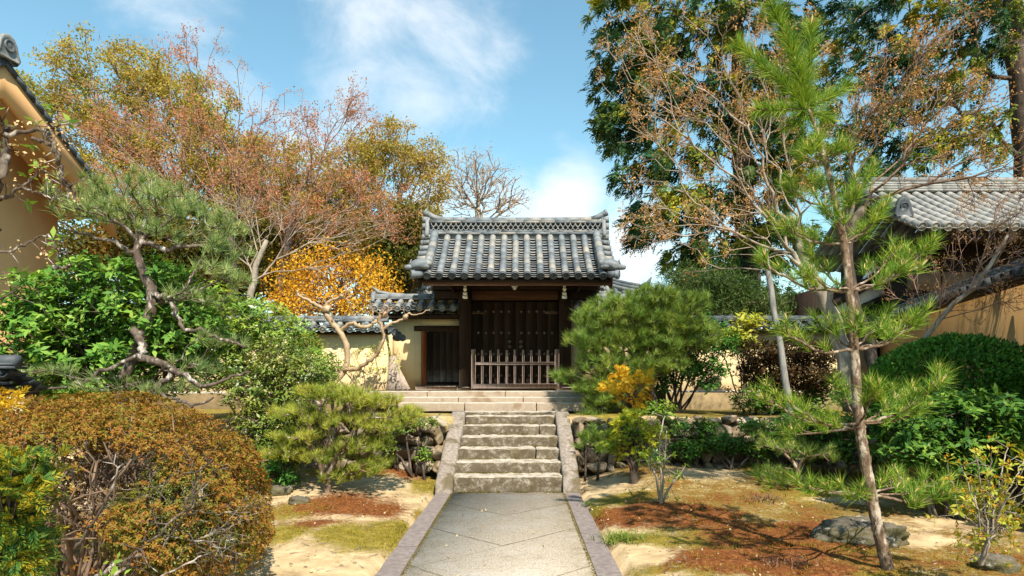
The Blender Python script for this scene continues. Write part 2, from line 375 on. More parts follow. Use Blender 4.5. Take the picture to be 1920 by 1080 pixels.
L['pine_far'] = leafmat('dull_green_needle', [(0.03, 0.07, 0.02), (0.07, 0.115, 0.03), (0.13, 0.16, 0.045)], 0.3, 1.0, 0.5)
L['broad'] = leafmat('glossy_green_leaf', [(0.035, 0.11, 0.018), (0.08, 0.20, 0.03), (0.17, 0.31, 0.045), (0.34, 0.44, 0.09)], 0.4, 1.4, 0.4, 0.16, 0.55)
L['shrub'] = leafmat('bright_green_leaf', [(0.045, 0.12, 0.018), (0.12, 0.23, 0.03), (0.25, 0.35, 0.045), (0.42, 0.44, 0.08)], 0.4, 1.6, 0.5, 0.5, 0.4)
L['pieris'] = leafmat('pieris_leaf', [(0.03, 0.075, 0.012), (0.09, 0.155, 0.02), (0.20, 0.25, 0.035), (0.34, 0.30, 0.09)], 0.35, 2.0, 0.5, 0.5, 0.4)
L['flower'] = leafmat('cream_blossom', [(0.50, 0.42, 0.20), (0.64, 0.56, 0.33), (0.60, 0.44, 0.25)], 0.3, 2, 0.3)
L['hedge'] = leafmat('deep_green_leaf', [(0.015, 0.07, 0.012), (0.04, 0.14, 0.02), (0.08, 0.22, 0.03), (0.16, 0.31, 0.04)], 0.35, 2.2, 0.4, 0.18, 0.5)
L['darkshrub'] = leafmat('dark_green_leaf', [(0.015, 0.06, 0.012), (0.04, 0.12, 0.018), (0.10, 0.20, 0.026), (0.26, 0.36, 0.05)], 0.35, 2.0, 0.45, 0.18, 0.5)
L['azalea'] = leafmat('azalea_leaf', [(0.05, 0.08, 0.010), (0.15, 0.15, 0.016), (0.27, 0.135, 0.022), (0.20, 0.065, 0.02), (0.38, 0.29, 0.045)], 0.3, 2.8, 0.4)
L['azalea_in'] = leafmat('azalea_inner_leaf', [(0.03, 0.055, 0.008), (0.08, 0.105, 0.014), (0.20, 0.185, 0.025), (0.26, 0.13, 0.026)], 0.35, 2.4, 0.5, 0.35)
L['clipped'] = leafmat('brown_tipped_leaf', [(0.015, 0.02, 0.007), (0.045, 0.03, 0.010), (0.085, 0.04, 0.014), (0.04, 0.065, 0.014)], 0.3, 2.0, 0.4)
L['hinoki'] = leafmat('golden_cypress_spray', [(0.46, 0.22, 0.014), (0.58, 0.31, 0.018), (0.56, 0.40, 0.03), (0.44, 0.40, 0.035)], 0.4, 3.0, 0.5)
L['hinoki_green'] = leafmat('cypress_spray', [(0.03, 0.10, 0.025), (0.11, 0.21, 0.022), (0.32, 0.34, 0.028), (0.55, 0.42, 0.03)], 0.4, 3.2, 0.6)
L['cypress_dark'] = leafmat('gold_tipped_cypress_spray', [(0.012, 0.05, 0.018), (0.03, 0.10, 0.02), (0.09, 0.16, 0.022), (0.34, 0.27, 0.02), (0.52, 0.30, 0.02)], 0.35, 5.0, 0.5)
L['grass'] = leafmat('grass_blade', [(0.07, 0.13, 0.02), (0.15, 0.22, 0.03), (0.28, 0.30, 0.06)], 0.4, 3.0, 0.3)
L['dry'] = leafmat('dry_stem', [(0.10, 0.05, 0.035), (0.19, 0.10, 0.07), (0.28, 0.18, 0.13)], 0.2, 3.0, 0.3)
L['budding'] = leafmat('yellow_green_young_leaf', [(0.17, 0.23, 0.03), (0.34, 0.36, 0.045), (0.50, 0.46, 0.08)], 0.45, 4.0, 0.4)
L['budtip'] = leafmat('orange_bud', [(0.55, 0.22, 0.015), (0.62, 0.33, 0.03)], 0.4, 4.0, 0.3)
L['litter'] = leafmat('fallen_leaf', [(0.22, 0.10, 0.04), (0.42, 0.28, 0.14), (0.50, 0.40, 0.26), (0.14, 0.06, 0.03)], 0.2, 2.0, 0.2)

# ---------------------------------------------------------------- plant growing
def seg_tubes(A, B, ra, rb, n=4):
    """many tapered pieces of twig as arrays"""
    A = np.asarray(A); B = np.asarray(B); ra = np.asarray(ra); rb = np.asarray(rb)
    T = norm(B - A); B = B + T * (rb * 0.35)[:, None]
    ref = np.where((np.abs(T[:, 2]) < 0.85)[:, None], np.array((0, 0, 1.0)), np.array((1.0, 0, 0)))
    U = norm(np.cross(T, ref)); W_ = np.cross(T, U)
    a = np.arange(n) * 2 * math.pi / n
    ring = np.cos(a)[None, :, None] * U[:, None] + np.sin(a)[None, :, None] * W_[:, None]
    V = np.concatenate((A[:, None] + ring * ra[:, None, None], B[:, None] + ring * rb[:, None, None]), 1)
    N = len(A); off = (np.arange(N) * 2 * n)[:, None, None]
    j = np.arange(n); q = np.stack((j, (j + 1) % n, n + (j + 1) % n, n + j), -1)[None]
    return V.reshape(-1, 3), (off + q).reshape(-1, 4)

def lobes(rng, ls, Y, n, dr=None, shell=0.45, ydev=0.0):
    """n points in the lobes of a crown; lobes (px, py, rx, ry[, dY])"""
    out = []; wts = np.array([l[2] * l[3] for l in ls], float); wts /= wts.sum()
    for l, k in zip(ls, rng.multinomial(n, wts)):
        px, py, rx, ry = l[:4]; y = Y + (l[4] if len(l) > 4 else 0) + rng.normal(0, ydev) if ydev else Y + (l[4] if len(l) > 4 else 0)
        c = P(px, py, y); s_ = y / F; dpt = dr if dr else rx * s_
        v_ = norm(rng.normal(size=(k, 3))) * (rng.random((k, 1)) ** shell)
        out.append(c + v_ * np.array((rx * s_, dpt, ry * s_)))
    return np.concatenate(out)

def atree(rng, trunk, tr, targets, w=0.5, step=0.4, jit=0.05, rtip=0.006, pw=0.45, up=0.4, bend=0.35, tmin=0.0, rmax=None):
    """grow limbs from a trunk line out to the targets; each limb leaves the nearest sensible limb.
    returns segments (A, B, ra, rb) and tips (point, direction)"""
    trunk = np.asarray(trunk, float); cum = np.concatenate(([0], np.cumsum(np.linalg.norm(np.diff(trunk, axis=0), axis=1))))
    k = max(4, int(cum[-1] / (step * 0.6)))
    s_ = np.linspace(0, cum[-1], k)
    tn = np.stack([np.interp(s_, cum, trunk[:, i]) for i in range(3)], 1)
    trr = np.interp(s_, cum, np.broadcast_to(np.asarray(tr, float), (len(trunk),)))
    cap = k + len(targets) * 14 + 64
    N = np.zeros((cap, 3)); par = np.full(cap, -1); pl = np.zeros(cap); D = np.zeros((cap, 3)); ok = np.zeros(cap, bool)
    N[:k] = tn; par[1:k] = np.arange(k - 1); pl[:k] = s_; D[:k] = norm(np.gradient(tn, axis=0)); ok[:k] = s_ >= tmin * cum[-1]
    n = k
    dm = np.min(np.linalg.norm(targets[:, None] - tn[None, ok[:k]], axis=2), 1)
    tips = []; tdir = []
    for ti in np.argsort(dm):
        t = targets[ti]; vec = t - N[:n]; d_ = np.linalg.norm(vec, axis=1)
        align = (vec * D[:n]).sum(1) / (d_ + 1e-6)
        cost = d_ * (1.25 - 0.4 * align) + w * pl[:n] + up * np.maximum(0, N[:n, 2] - t[2]) + np.where(ok[:n], 0, 1e6)
        j = int(np.argmin(cost)); L_ = d_[j]
        m = min(12, max(1, int(math.ceil(L_ / step))))
        if n + m >= cap: break
        p0 = N[j]; d0 = norm(D[j] + norm(t - p0) * 0.9) * L_ * bend; last = j
        for q in range(1, m + 1):
            f = q / m
            c = (1 - f) * (1 - f) * p0 + 2 * f * (1 - f) * (p0 + d0) + f * f * t
            if q < m: c = c + rng.normal(0, jit, 3)
            N[n] = c; par[n] = last; pl[n] = pl[last] + np.linalg.norm(c - N[last]); D[n] = norm(c - N[last]); ok[n] = True
            last = n; n += 1
        tips.append(t); tdir.append(D[last])
    N = N[:n]; par = par[:n]; cnt = np.zeros(n); child = np.zeros(n, bool); child[par[par >= 0]] = True
    cnt[~child] = 1
    for i in range(n - 1, 0, -1): cnt[par[i]] += cnt[i]
    r = rtip * np.maximum(cnt, 1) ** pw
    if rmax: r = np.minimum(r, rmax)
    r[:k] = trr
    for i in range(k, n): r[i] = min(r[i], r[par[i]] * 0.93) if par[i] >= k else min(r[i], r[par[i]] * 0.8)
    i = np.arange(1, n); a = par[i]
    isT = i < k
    ra = np.where((a < k) & (i >= k), np.minimum(r[a], r[i] * 1.25), r[a])
    return dict(A=N[a], B=N[i], ra=ra, rb=r[i], trunk=isT, tn=tn, tr=trr), np.array(tips), np.array(tdir)

def wood(g, root, bark, twig=None, rng=None, thick=0.03, sides=7, tname='trunk', bname='branches', amp=0.06):
    """trunk mesh (with its stout limbs) and a mesh of the finer branches, as two parts"""
    mb = MB(); mb.tube(g['tn'], g['tr'], max(sides, 9), True, rng, amp)
    limb = (~g['trunk']) & (g['ra'] >= thick); fine = (~g['trunk']) & (g['ra'] < thick)
    if limb.any():
        V, Q = seg_tubes(g['A'][limb], g['B'][limb], g['ra'][limb], g['rb'][limb], sides); mb.add(V, [Q])
    t = mb.build(tname, bark, root, True)
    if fine.any():
        V, Q = seg_tubes(g['A'][fine], g['B'][fine], g['ra'][fine], g['rb'][fine], 4)
        mk(bname, V, [Q], twig or bark, root, True)
    return t

def leafmesh(rng, C, n_per, spread, size, aspect=0.45, up=0.3, out=None, outw=0.0, droop=0.0, fold=0.0, var=0.35, flat=1.0):
    """leaf blades scattered round the points C: pointed four-cornered blades, each an island"""
    C = np.repeat(np.asarray(C), n_per, 0); n = len(C)
    off = rng.normal(0, 1, (n, 3)) * spread; off[:, 2] *= flat
    p = C + off
    d_ = norm(rng.normal(size=(n, 3)) + (np.repeat(out, n_per, 0) * outw if out is not None else 0) + np.array((0, 0, -droop)))
    u = norm(np.cross(d_, norm(rng.normal(size=(n, 3)) + np.array((0, 0, up * 2.0)) * 1.0)))
    nn = np.cross(u, d_)
    s_ = (size * (1 + var * (rng.random(n) * 2 - 1)))[:, None]
    V = np.stack((p, p + d_ * s_ * 0.45 + u * s_ * aspect * 0.5 + nn * s_ * fold, p + d_ * s_, p + d_ * s_ * 0.45 - u * s_ * aspect * 0.5 + nn * s_ * fold), 1)
    return V.reshape(-1, 3), np.arange(n * 4).reshape(-1, 4)
def cat(ms):
    V = []; Q = []; o = 0
    for v_, q in ms: V.append(v_); Q.append(np.asarray(q) + o); o += len(v_)
    return np.concatenate(V), np.concatenate(Q)
def whorls(rng, C, D, n_per, size, aspect=0.36, spread=0.02, tilt=0.35):
    """rosettes: leaves fanning out round each shoot end"""
    n = len(C); D = norm(D); ref = norm(rng.normal(size=(n, 3))); U = norm(np.cross(D, ref)); W_ = np.cross(D, U)
    a = (np.arange(n_per)[None] * 2 * math.pi / n_per + rng.random((n, 1)) * 6.28 + rng.normal(0, 0.25, (n, n_per)))
    d_ = np.cos(a)[..., None] * U[:, None] + np.sin(a)[..., None] * W_[:, None] + D[:, None] * (tilt + rng.normal(0, 0.25, (n, n_per)))[..., None]
    d_ = norm(d_ + np.array((0, 0, -0.12))); s_ = size * (0.7 + 0.6 * rng.random((n, n_per)))[..., None]
    side = norm(np.cross(d_, D[:, None] + 1e-3)); up = np.cross(side, d_)
    p = C[:, None] + rng.normal(0, spread, (n, n_per, 3))
    V = np.stack((p, p + d_ * s_ * 0.5 + side * s_ * aspect * 0.5 + up * s_ * 0.05, p + d_ * s_ - up * s_ * 0.08, p + d_ * s_ * 0.5 - side * s_ * aspect * 0.5 + up * s_ * 0.05), 2)
    return V.reshape(-1, 3), np.arange(n * n_per * 4).reshape(-1, 4)
def needles(rng, C, D, n_per, length, width, spread=0.9, back=0.06, var=0.25):
    """pine tufts: long thin needles bursting from each shoot end"""
    C = np.repeat(np.asarray(C), n_per, 0); D = np.repeat(norm(D), n_per, 0); n = len(C)
    d_ = norm(D + spread * norm(rng.normal(size=(n, 3))) * rng.random((n, 1)) ** 0.35)
    p = C - D * (rng.random((n, 1)) * back)
    s_ = (length * (1 + var * rng.normal(size=n)))[:, None]
    u = norm(np.cross(d_, norm(rng.normal(size=(n, 3))))) * width / 2
    e = p + d_ * s_ + np.array((0, 0, -1.0)) * s_ * 0.06
    V = np.stack((p - u, p + u, e), 1)
    return V.reshape(-1, 3), np.arange(n * 3).reshape(-1, 3)
def brush(rng, pts, n, length, width, ang=0.9):
    """a shoot clothed in needles along its length"""
    pts = np.asarray(pts, float); k = len(pts); f = rng.random(n) * (k - 1); i = np.minimum(f.astype(int), k - 2); fr = (f - i)[:, None]
    p = pts[i] * (1 - fr) + pts[i + 1] * fr; T = norm(pts[i + 1] - pts[i])
    r = norm(np.cross(T, norm(rng.normal(size=(n, 3))))); a = ang * (0.75 + 0.5 * rng.random((n, 1)))
    d_ = norm(T * np.cos(a) + r * np.sin(a)); s_ = (length * (0.8 + 0.4 * rng.random(n)))[:, None]
    u = norm(np.cross(d_, norm(rng.normal(size=(n, 3))))) * width / 2
    return np.stack((p - u, p + u, p + d_ * s_), 1).reshape(-1, 3), np.arange(n * 3).reshape(-1, 3)
def fronds(rng, C, D, nf, k, fan, droop=0.35, blade=0.16):
    """flat conifer sprays: nf fronds at each point, small blades both sides of an arching midrib"""
    C = np.repeat(np.asarray(C), nf, 0); D = np.repeat(norm(D), nf, 0); n = len(C)
    d_ = norm(D * 0.8 + norm(rng.normal(size=(n, 3))) * 0.75 - np.array((0, 0, droop))); sd_ = norm(np.cross(d_, norm(np.array((0, 0, 1.0)) + rng.normal(0, 0.5, (n, 3)))))
    L_ = fan * rng.uniform(0.7, 1.3, (n, 1)); q = C + rng.normal(0, fan * 0.35, (n, 3)); out = []
    for s_ in range(k):
        f = s_ / k; c = q + d_ * L_ * f - np.array((0, 0, 1.0)) * L_ * 0.35 * f * f
        for sg in (-1, 1):
            t_ = norm(d_ * 0.85 + sd_ * sg * 0.7 + rng.normal(0, 0.15, (n, 3)) - np.array((0, 0, 0.15))); ln = L_ * (0.42 * (1 - f) + 0.16)
            w_ = norm(np.cross(t_, np.cross(d_, sd_) + rng.normal(0, 0.35, (n, 3)))) * ln * blade
            out.append(np.stack((c, c + t_ * ln * 0.5 + w_, c + t_ * ln, c + t_ * ln * 0.5 - w_), 1))
    V = np.concatenate(out).reshape(-1, 3); return V, np.arange(len(V)).reshape(-1, 4)
def jitter_line(rng, pts, n, amp):
    """smooth wandering line through pts"""
    pts = np.asarray(pts, float); k = len(pts); t = np.linspace(0, k - 1, n); out = np.zeros((n, 3))
    for q, tt in enumerate(t):
        i = min(int(tt), k - 2); f = tt - i; p0 = pts[max(i - 1, 0)]; p1 = pts[i]; p2 = pts[i + 1]; p3 = pts[min(i + 2, k - 1)]
        out[q] = 0.5 * (2 * p1 + (p2 - p0) * f + (2 * p0 - 5 * p1 + 4 * p2 - p3) * f * f + (3 * p1 - p0 - 3 * p2 + p3) * f ** 3)
    out[1:-1] += rng.normal(0, amp, (n - 2, 3)); return out
def pline(ls): return np.array([P(*q) for q in ls])

# ---------------------------------------------------------------- ground
def sm(x, a, b):
    t = np.clip((x - a) / (b - a), 0, 1); return t * t * (3 - 2 * t)
PCX = -0.18                                              # middle of the path
def ground_h(x, y):
    x = np.asarray(x, float); y = np.asarray(y, float); ax = np.abs(x - PCX)
    wob = 0.022 * np.sin(x * 1.3 + 0.7 * y) * np.cos(y * 0.9 - 0.5 * x) + 0.018 * np.sin(3.1 * x + 1.9 * y)
    low = 0.015 + 0.17 * sm(y, 7.0, 10.4) * sm(ax, 1.1, 2.2) + (wob + 0.02) * sm(ax, 1.15, 1.9)
    low = np.where(ax < 1.06, -0.06, low)
    wy = np.where(x < PCX, 11.15, 11.35)
    wid = 0.12 + 1.6 * sm(ax, 4.8, 7.5)
    up = sm(y, wy, wy + wid) * sm(ax, 0.86, 0.95) + sm(y, 12.2, 12.3) * (1 - sm(ax, 0.86, 0.95))
    high = 0.98 - 0.06 * sm(ax, 2, 5) + 0.5 * wob * sm(ax, 1.4, 2.4)
    h = low * (1 - up) + high * up
    return np.where(y < -3, np.where(ax < 1.06, -0.06, 0.02), h)
def gz(x, y): return float(ground_h(x, y))

xs = np.concatenate((np.linspace(-400, -12, 30), np.arange(-11.5, 12.5, 0.075), np.linspace(13, 400, 30)))
ys = np.concatenate((np.linspace(-150, -2, 22), np.arange(-1.5, 4.4, 0.3), np.arange(4.5, 13.2, 0.06), np.arange(13.4, 30, 0.6), np.linspace(32, 900, 40)))
GX, GY = np.meshgrid(xs, ys); GZ = ground_h(GX, GY)
mm = np.zeros((*GX.shape, 4)); mm[..., 3] = 1
def blob(ch, px, py, rx, ry, s_=1.0):
    c = PG(px, py); top = PG(px, py - ry); bot = PG(px, py + ry); ryy = abs(top[1] - bot[1]) / 2; rxx = rx * c[1] / F
    e = ((GX - c[0]) / rxx) ** 2 + ((GY - c[1]) / ryy) ** 2
    mm[..., ch] = np.maximum(mm[..., ch], s_ * np.exp(-e * 0.9))
# channel 0: green-yellow moss, 1: red-brown moss, 2: earth darkened to paint in shade, mostly under the shrubs
for a in [(1180, 938, 70, 12), (1350, 1012, 110, 28), (1270, 1070, 100, 22), (1430, 905, 60, 26), (1120, 955, 22, 14), (1500, 940, 110, 16), (1240, 1010, 60, 15),
          (1560, 1030, 120, 18), (1350, 868, 100, 9), (1640, 1070, 80, 22), (1870, 1060, 90, 14), (1780, 940, 70, 10), (1150, 880, 50, 10),
          (700, 1005, 80, 22), (640, 1000, 60, 20), (800, 905, 30, 16), (800, 950, 22, 16), (520, 1000, 60, 20), (760, 880, 60, 12), (650, 900, 90, 14), (840, 893, 25, 10), (560, 960, 60, 14), (730, 985, 60, 14)]: blob(0, *a)
for a in [(1200, 966, 90, 17), (1310, 968, 80, 15), (1440, 1015, 110, 34), (1380, 1050, 140, 28), (1540, 1000, 80, 26), (1330, 985, 70, 10), (1500, 1060, 90, 22), (1180, 868, 60, 6),
          (640, 952, 90, 18, 0.8), (715, 955, 50, 14, 0.75), (750, 897, 55, 8, 0.7), (590, 982, 60, 8, 0.5)]: blob(1, *a)
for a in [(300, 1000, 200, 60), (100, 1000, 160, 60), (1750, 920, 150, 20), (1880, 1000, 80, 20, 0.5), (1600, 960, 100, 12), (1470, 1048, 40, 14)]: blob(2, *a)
# right side: mostly moss, and earth with shade painted in, bare sand in patches
rs = sm(GX, 1.0, 1.6) * sm(11.3 - GY, 0, 0.4) * sm(GY, 3.0, 4.4)
sand_ = np.zeros(GX.shape)
for (px, py, rx, ry) in [(1215, 1035, 50, 20), (1150, 912, 46, 12), (1330, 905, 70, 10), (1300, 890, 60, 8), (1800, 985, 110, 18), (1720, 1010, 60, 12), (1560, 945, 60, 6), (1260, 1075, 40, 8)]:
    c = PG(px, py); ryy = abs(PG(px, py - ry)[1] - PG(px, py + ry)[1]) / 2; e = ((GX - c[0]) / (rx * c[1] / F)) ** 2 + ((GY - c[1]) / ryy) ** 2; sand_ = np.maximum(sand_, np.exp(-e * 0.8))
mm[..., 0] = np.maximum(mm[..., 0], 0.52 * rs) * (1 - 0.9 * sand_); mm[..., 2] = np.maximum(mm[..., 2], 0.42 * rs * (1 - sand_)); mm[..., 1] *= (1 - 0.8 * sand_); mm[..., 1] = np.maximum(mm[..., 1], 0.30 * rs * (1 - sand_))
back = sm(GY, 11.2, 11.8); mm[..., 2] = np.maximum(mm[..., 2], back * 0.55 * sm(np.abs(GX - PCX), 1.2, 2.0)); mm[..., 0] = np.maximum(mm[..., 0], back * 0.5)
# moss grows in low cushions
cush = np.array([[mnoise.noise(Vector((a * 5.5, b * 5.5, 0))) + 0.6 * mnoise.noise(Vector((a * 13, b * 13, 3))) for a, b in zip(ra_, rb_)] if (0.5 < rb_[0] < 11.4) else np.zeros(len(ra_)) for ra_, rb_ in zip(GX, GY)])
GZ = GZ + np.clip(mm[..., 0] * 0.7 + mm[..., 1], 0, 1) * (0.018 + 0.036 * cush) * sm(np.abs(GX - PCX), 1.05, 1.25) * (np.abs(GX) < 9)
ny, nx = GX.shape; i = (np.arange(ny - 1)[:, None] * nx + np.arange(nx - 1)[None]).ravel()
m, t, b = material('garden_ground')
at = t.new('ShaderNodeAttribute', attribute_name='mossmap'); sp = t.new('ShaderNodeSeparateColor'); t.l.new(at.outputs['Color'], sp.inputs[0])
co = t.new('ShaderNodeTexCoord').outputs['Object']
nA = t.noise(co, 2.2, 6, 0.65); nB = t.noise(co, 9, 6, 0.7); nC = t.noise(co, 60, 4, 0.7)
sand = t.ramp(t.noise(co, 3.5, 7, 0.65), [(0.3, (0.22, 0.15, 0.08)), (0.5, (0.42, 0.31, 0.175)), (0.72, (0.56, 0.44, 0.275))])
sand = t.mix(t.math('MULTIPLY', t.smooth(nC, 0.55, 0.75), 0.4), sand, (0.24, 0.165, 0.09))
grn = t.ramp(nB, [(0.3, (0.10, 0.085, 0.014)), (0.52, (0.22, 0.17, 0.03)), (0.72, (0.38, 0.27, 0.075))])
red = t.ramp(t.noise(co, 26, 5, 0.7), [(0.3, (0.06, 0.018, 0.007)), (0.52, (0.17, 0.058, 0.018)), (0.74, (0.34, 0.165, 0.05))])
nD = t.noise(co, 24, 5, 0.7)
wob = t.math('ADD', t.math('ADD', t.math('MULTIPLY', nA, 0.85), t.math('MULTIPLY', nB, 0.65)), t.math('MULTIPLY', t.math('SUBTRACT', nD, 0.5), 0.6))
f0 = t.smooth(t.math('ADD', sp.outputs[0], wob), 0.92, 1.42); f1 = t.smooth(t.math('ADD', sp.outputs[1], wob), 0.88, 1.25)
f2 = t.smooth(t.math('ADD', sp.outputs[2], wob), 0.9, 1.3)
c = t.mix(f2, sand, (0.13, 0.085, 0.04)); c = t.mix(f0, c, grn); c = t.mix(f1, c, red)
t.put(b.inputs['Base Color'], c); b.inputs['Roughness'].default_value = 0.95; b.inputs['Specular IOR Level'].default_value = 0.1
hgt = t.math('ADD', t.math('MULTIPLY', nB, 0.6), t.math('MULTIPLY', t.noise(co, 38, 5, 0.7), t.math('ADD', 0.25, t.math('MULTIPLY', t.math('MAXIMUM', f0, f1), 0.9))))
bn = t.new('ShaderNodeBump', i_Strength=0.75, i_Distance=0.03, i_Height=hgt); t.l.new(bn.outputs[0], b.inputs['Normal'])
g = mk('ground', np.stack((GX, GY, GZ), -1), [np.stack((i, i + 1, i + nx + 1, i + nx), -1)], m, None, True, mm.reshape(-1, 4))
prop(g, 'sandy garden ground with patches of green and red brown moss', 'ground', kind='structure')

# paved path: rough aggregate slabs laid diagonally, joints sunk between them
m, t, b = material('path_paving')
co = t.new('ShaderNodeTexCoord').outputs['Object']
sx = t.new('ShaderNodeSeparateXYZ'); t.l.new(co, sx.inputs[0])
wv = t.math('MULTIPLY', t.math('SUBTRACT', t.noise(co, 1.5, 3, 0.5), 0.5), 0.10)
def joint(sgn, wd):
    u = t.math('ADD', t.math('ADD', t.math('MULTIPLY', t.math('ABSOLUTE', t.math('SUBTRACT', sx.outputs[0], PCX)), -sgn), t.math('SUBTRACT', sx.outputs[1], 7.93)), wv)
    fr = t.math('ABSOLUTE', t.math('SUBTRACT', t.math('FRACT', t.math('ADD', t.math('DIVIDE', u, 1.47), 0.5)), 0.5))
    return t.math('SUBTRACT', 1.0, t.smooth(fr, 0.0, wd))
jt = t.math('MAXIMUM', joint(1, 0.017), t.math('MULTIPLY', joint(-1, 0.011), 0.3))
spk = t.noise(co, 60, 4, 0.8); med = t.noise(co, 20, 5, 0.7); big = t.noise(co, 1.7, 5, 0.6)
c = t.ramp(spk, [(0.36, (0.26, 0.205, 0.145)), (0.5, (0.56, 0.47, 0.365)), (0.64, (0.77, 0.67, 0.545))])
c = t.mix(t.math('MULTIPLY', t.smooth(big, 0.45, 0.72), 0.55), c, (0.66, 0.60, 0.53))
c = t.mix(t.math('MULTIPLY', t.smooth(med, 0.5, 0.68), 0.6), c, (0.27, 0.225, 0.17))
edge = t.smooth(t.math('ABSOLUTE', t.math('SUBTRACT', sx.outputs[0], PCX)), 0.50, 0.83)
c = t.mix(t.math('MULTIPLY', edge, t.math('MULTIPLY', t.smooth(t.noise(co, 5, 5, 0.7), 0.35, 0.65), 0.55)), c, (0.24, 0.185, 0.09))
stn = t.smooth(t.noise(co, 2.6, 6, 0.7), 0.54, 0.70); c = t.mix(t.math('MULTIPLY', stn, 0.35), c, (0.26, 0.20, 0.12))
c = t.mix(t.math('MULTIPLY', t.math('MULTIPLY', jt, t.smooth(t.noise(co, 6, 4, 0.6), 0.25, 0.6)), 0.85), c, (0.15, 0.11, 0.035))
t.put(b.inputs['Base Color'], c); b.inputs['Roughness'].default_value = 0.95; b.inputs['Specular IOR Level'].default_value = 0.15
bn = t.new('ShaderNodeBump', i_Strength=0.35, i_Distance=0.008, i_Height=t.math('SUBTRACT', t.math('ADD', spk, t.math('MULTIPLY', med, 0.8)), t.math('MULTIPLY', jt, 4.0)))
t.l.new(bn.outputs[0], b.inputs['Normal'])
mb = MB(); mb.box(PCX - 0.805, PCX + 0.805, -4, 9.62, -0.12, 0.0)
prop(mb.build('path', m), 'grey aggregate path with diagonal joints leading to the steps', 'path', kind='structure')
mb = MB()
for s_ in (-1, 1):
    yy = -3.0; k = 0
    while yy < 9.5:
        ln = 1.15 + 0.5 * ((k * 37 + (s_ > 0) * 19) % 10) / 10; y1 = min(yy + ln, 9.5)
        x0 = PCX + s_ * 0.80; x1 = PCX + s_ * 1.02
        rough_box(mb, min(x0, x1), max(x0, x1), yy + 0.004, y1 - 0.004, -0.15, 0.014 + 0.004 * (k % 2), 0.006, 0.12, k)
        yy = y1; k += 1
prop(mb.build('path_kerb', M['kerb'], None, True), 'dull purple grey kerb stones edging the path', 'kerb', kind='structure')
mb = MB()
mb.box(-9.5, 9.0, 15.55, 19, 0.4, 1.30); mb.box(-3.45, 3.0, 13.75, 15.7, 0.4, 1.372)
prop(mb.build('gate_terrace', M['soil']), 'raised earth terrace under the gate and walls', 'terrace', kind='structure')

# ---------------------------------------------------------------- stone steps
st = thing('stone_steps', 'mossy stone stair of worn blocks between two sloping side slabs', 'steps', (PCX, 9.55, 0))
tz = [0.22, 0.376, 0.532, 0.688, 0.84, 0.975]
for k, z in enumerate(tz):
    mb = MB(); y0 = 9.55 + 0.42 * k; cuts = [(-0.79, 0.79), (-0.79, 0.79), (-0.79, 0.42), (-0.79, 0.79), (-0.79, 0.5), (-0.79, 0.79)][k]
    xsplit = [PCX - 0.79] + ([PCX + cuts[1]] if cuts[1] < 0.7 else []) + [PCX + 0.79]
    for a, b2 in zip(xsplit[:-1], xsplit[1:]):
        rough_box(mb, a + 0.001, b2 - 0.001, y0 + 0.015 * ((k * 7) % 3 - 1), y0 + 0.62, z - 0.30, z, 0.020, 0.055, k * 3 + (a > 0) * 50)
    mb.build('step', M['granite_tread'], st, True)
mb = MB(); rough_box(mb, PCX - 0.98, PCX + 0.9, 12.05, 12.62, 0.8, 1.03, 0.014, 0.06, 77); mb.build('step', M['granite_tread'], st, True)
for s_ in (-1, 1):
    mb = MB(); x0, x1 = sorted((PCX + s_ * 0.79, PCX + s_ * 1.03))
    n = 40; V = []; ring = 14
    prof = [(x0, -0.30), (x0, -0.02), (x0 + 0.02, 0), (x0 + 0.08, 0.004), (x0 + 0.16, 0.004), (x1 - 0.02, 0), (x1, -0.02), (x1, -0.30)]
    for q in range(n + 1):
        f = q / n; y = 9.44 + f * 2.30; z = 0.16 + f * 0.90 - (0.16 if q == 0 else 0)
        for (xx, dz) in prof:
            e = 0.010 * mnoise.noise(Vector((xx * 6, y * 6, dz * 6 + s_)))
            V.append((xx + e, y, max(z + dz + e, -0.1)))
    k_ = len(prof); Q = [(i_ * k_ + j, (i_ + 1) * k_ + j, (i_ + 1) * k_ + j + 1, i_ * k_ + j + 1) for i_ in range(n) for j in range(k_ - 1)]
    mb.add(V, [Q, [list(range(k_))], [list(range(n * k_, (n + 1) * k_))[::-1]]])
    mb.build('side_slab', M['granite'], st, True)

# three broad steps of the terrace
ts = thing('terrace_steps', 'three broad pale stone steps in front of the gate', 'steps', (-0.8, 12.5, 1.0))
for k, (y0, z, x0, x1) in enumerate([(12.5, 1.18, -2.3, 1.28), (12.85, 1.276, -2.75, 1.28), (13.2, 1.384, -3.3, 1.28)]):
    mb = MB(); xx = x0; q = 0
    while xx < x1 - 0.01:
        e = min(xx + 1.25 + 0.4 * ((q * 5 + k * 3) % 4) / 4, x1)
        if x1 - e < 0.4: e = x1
        rough_box(mb, xx + 0.002, e - 0.002, y0, y0 + 0.6, z - 0.16, z, 0.007, 0.06, 100 + k * 10 + q); xx = e; q += 1
    mb.build('step', M['terrace'], ts, True)

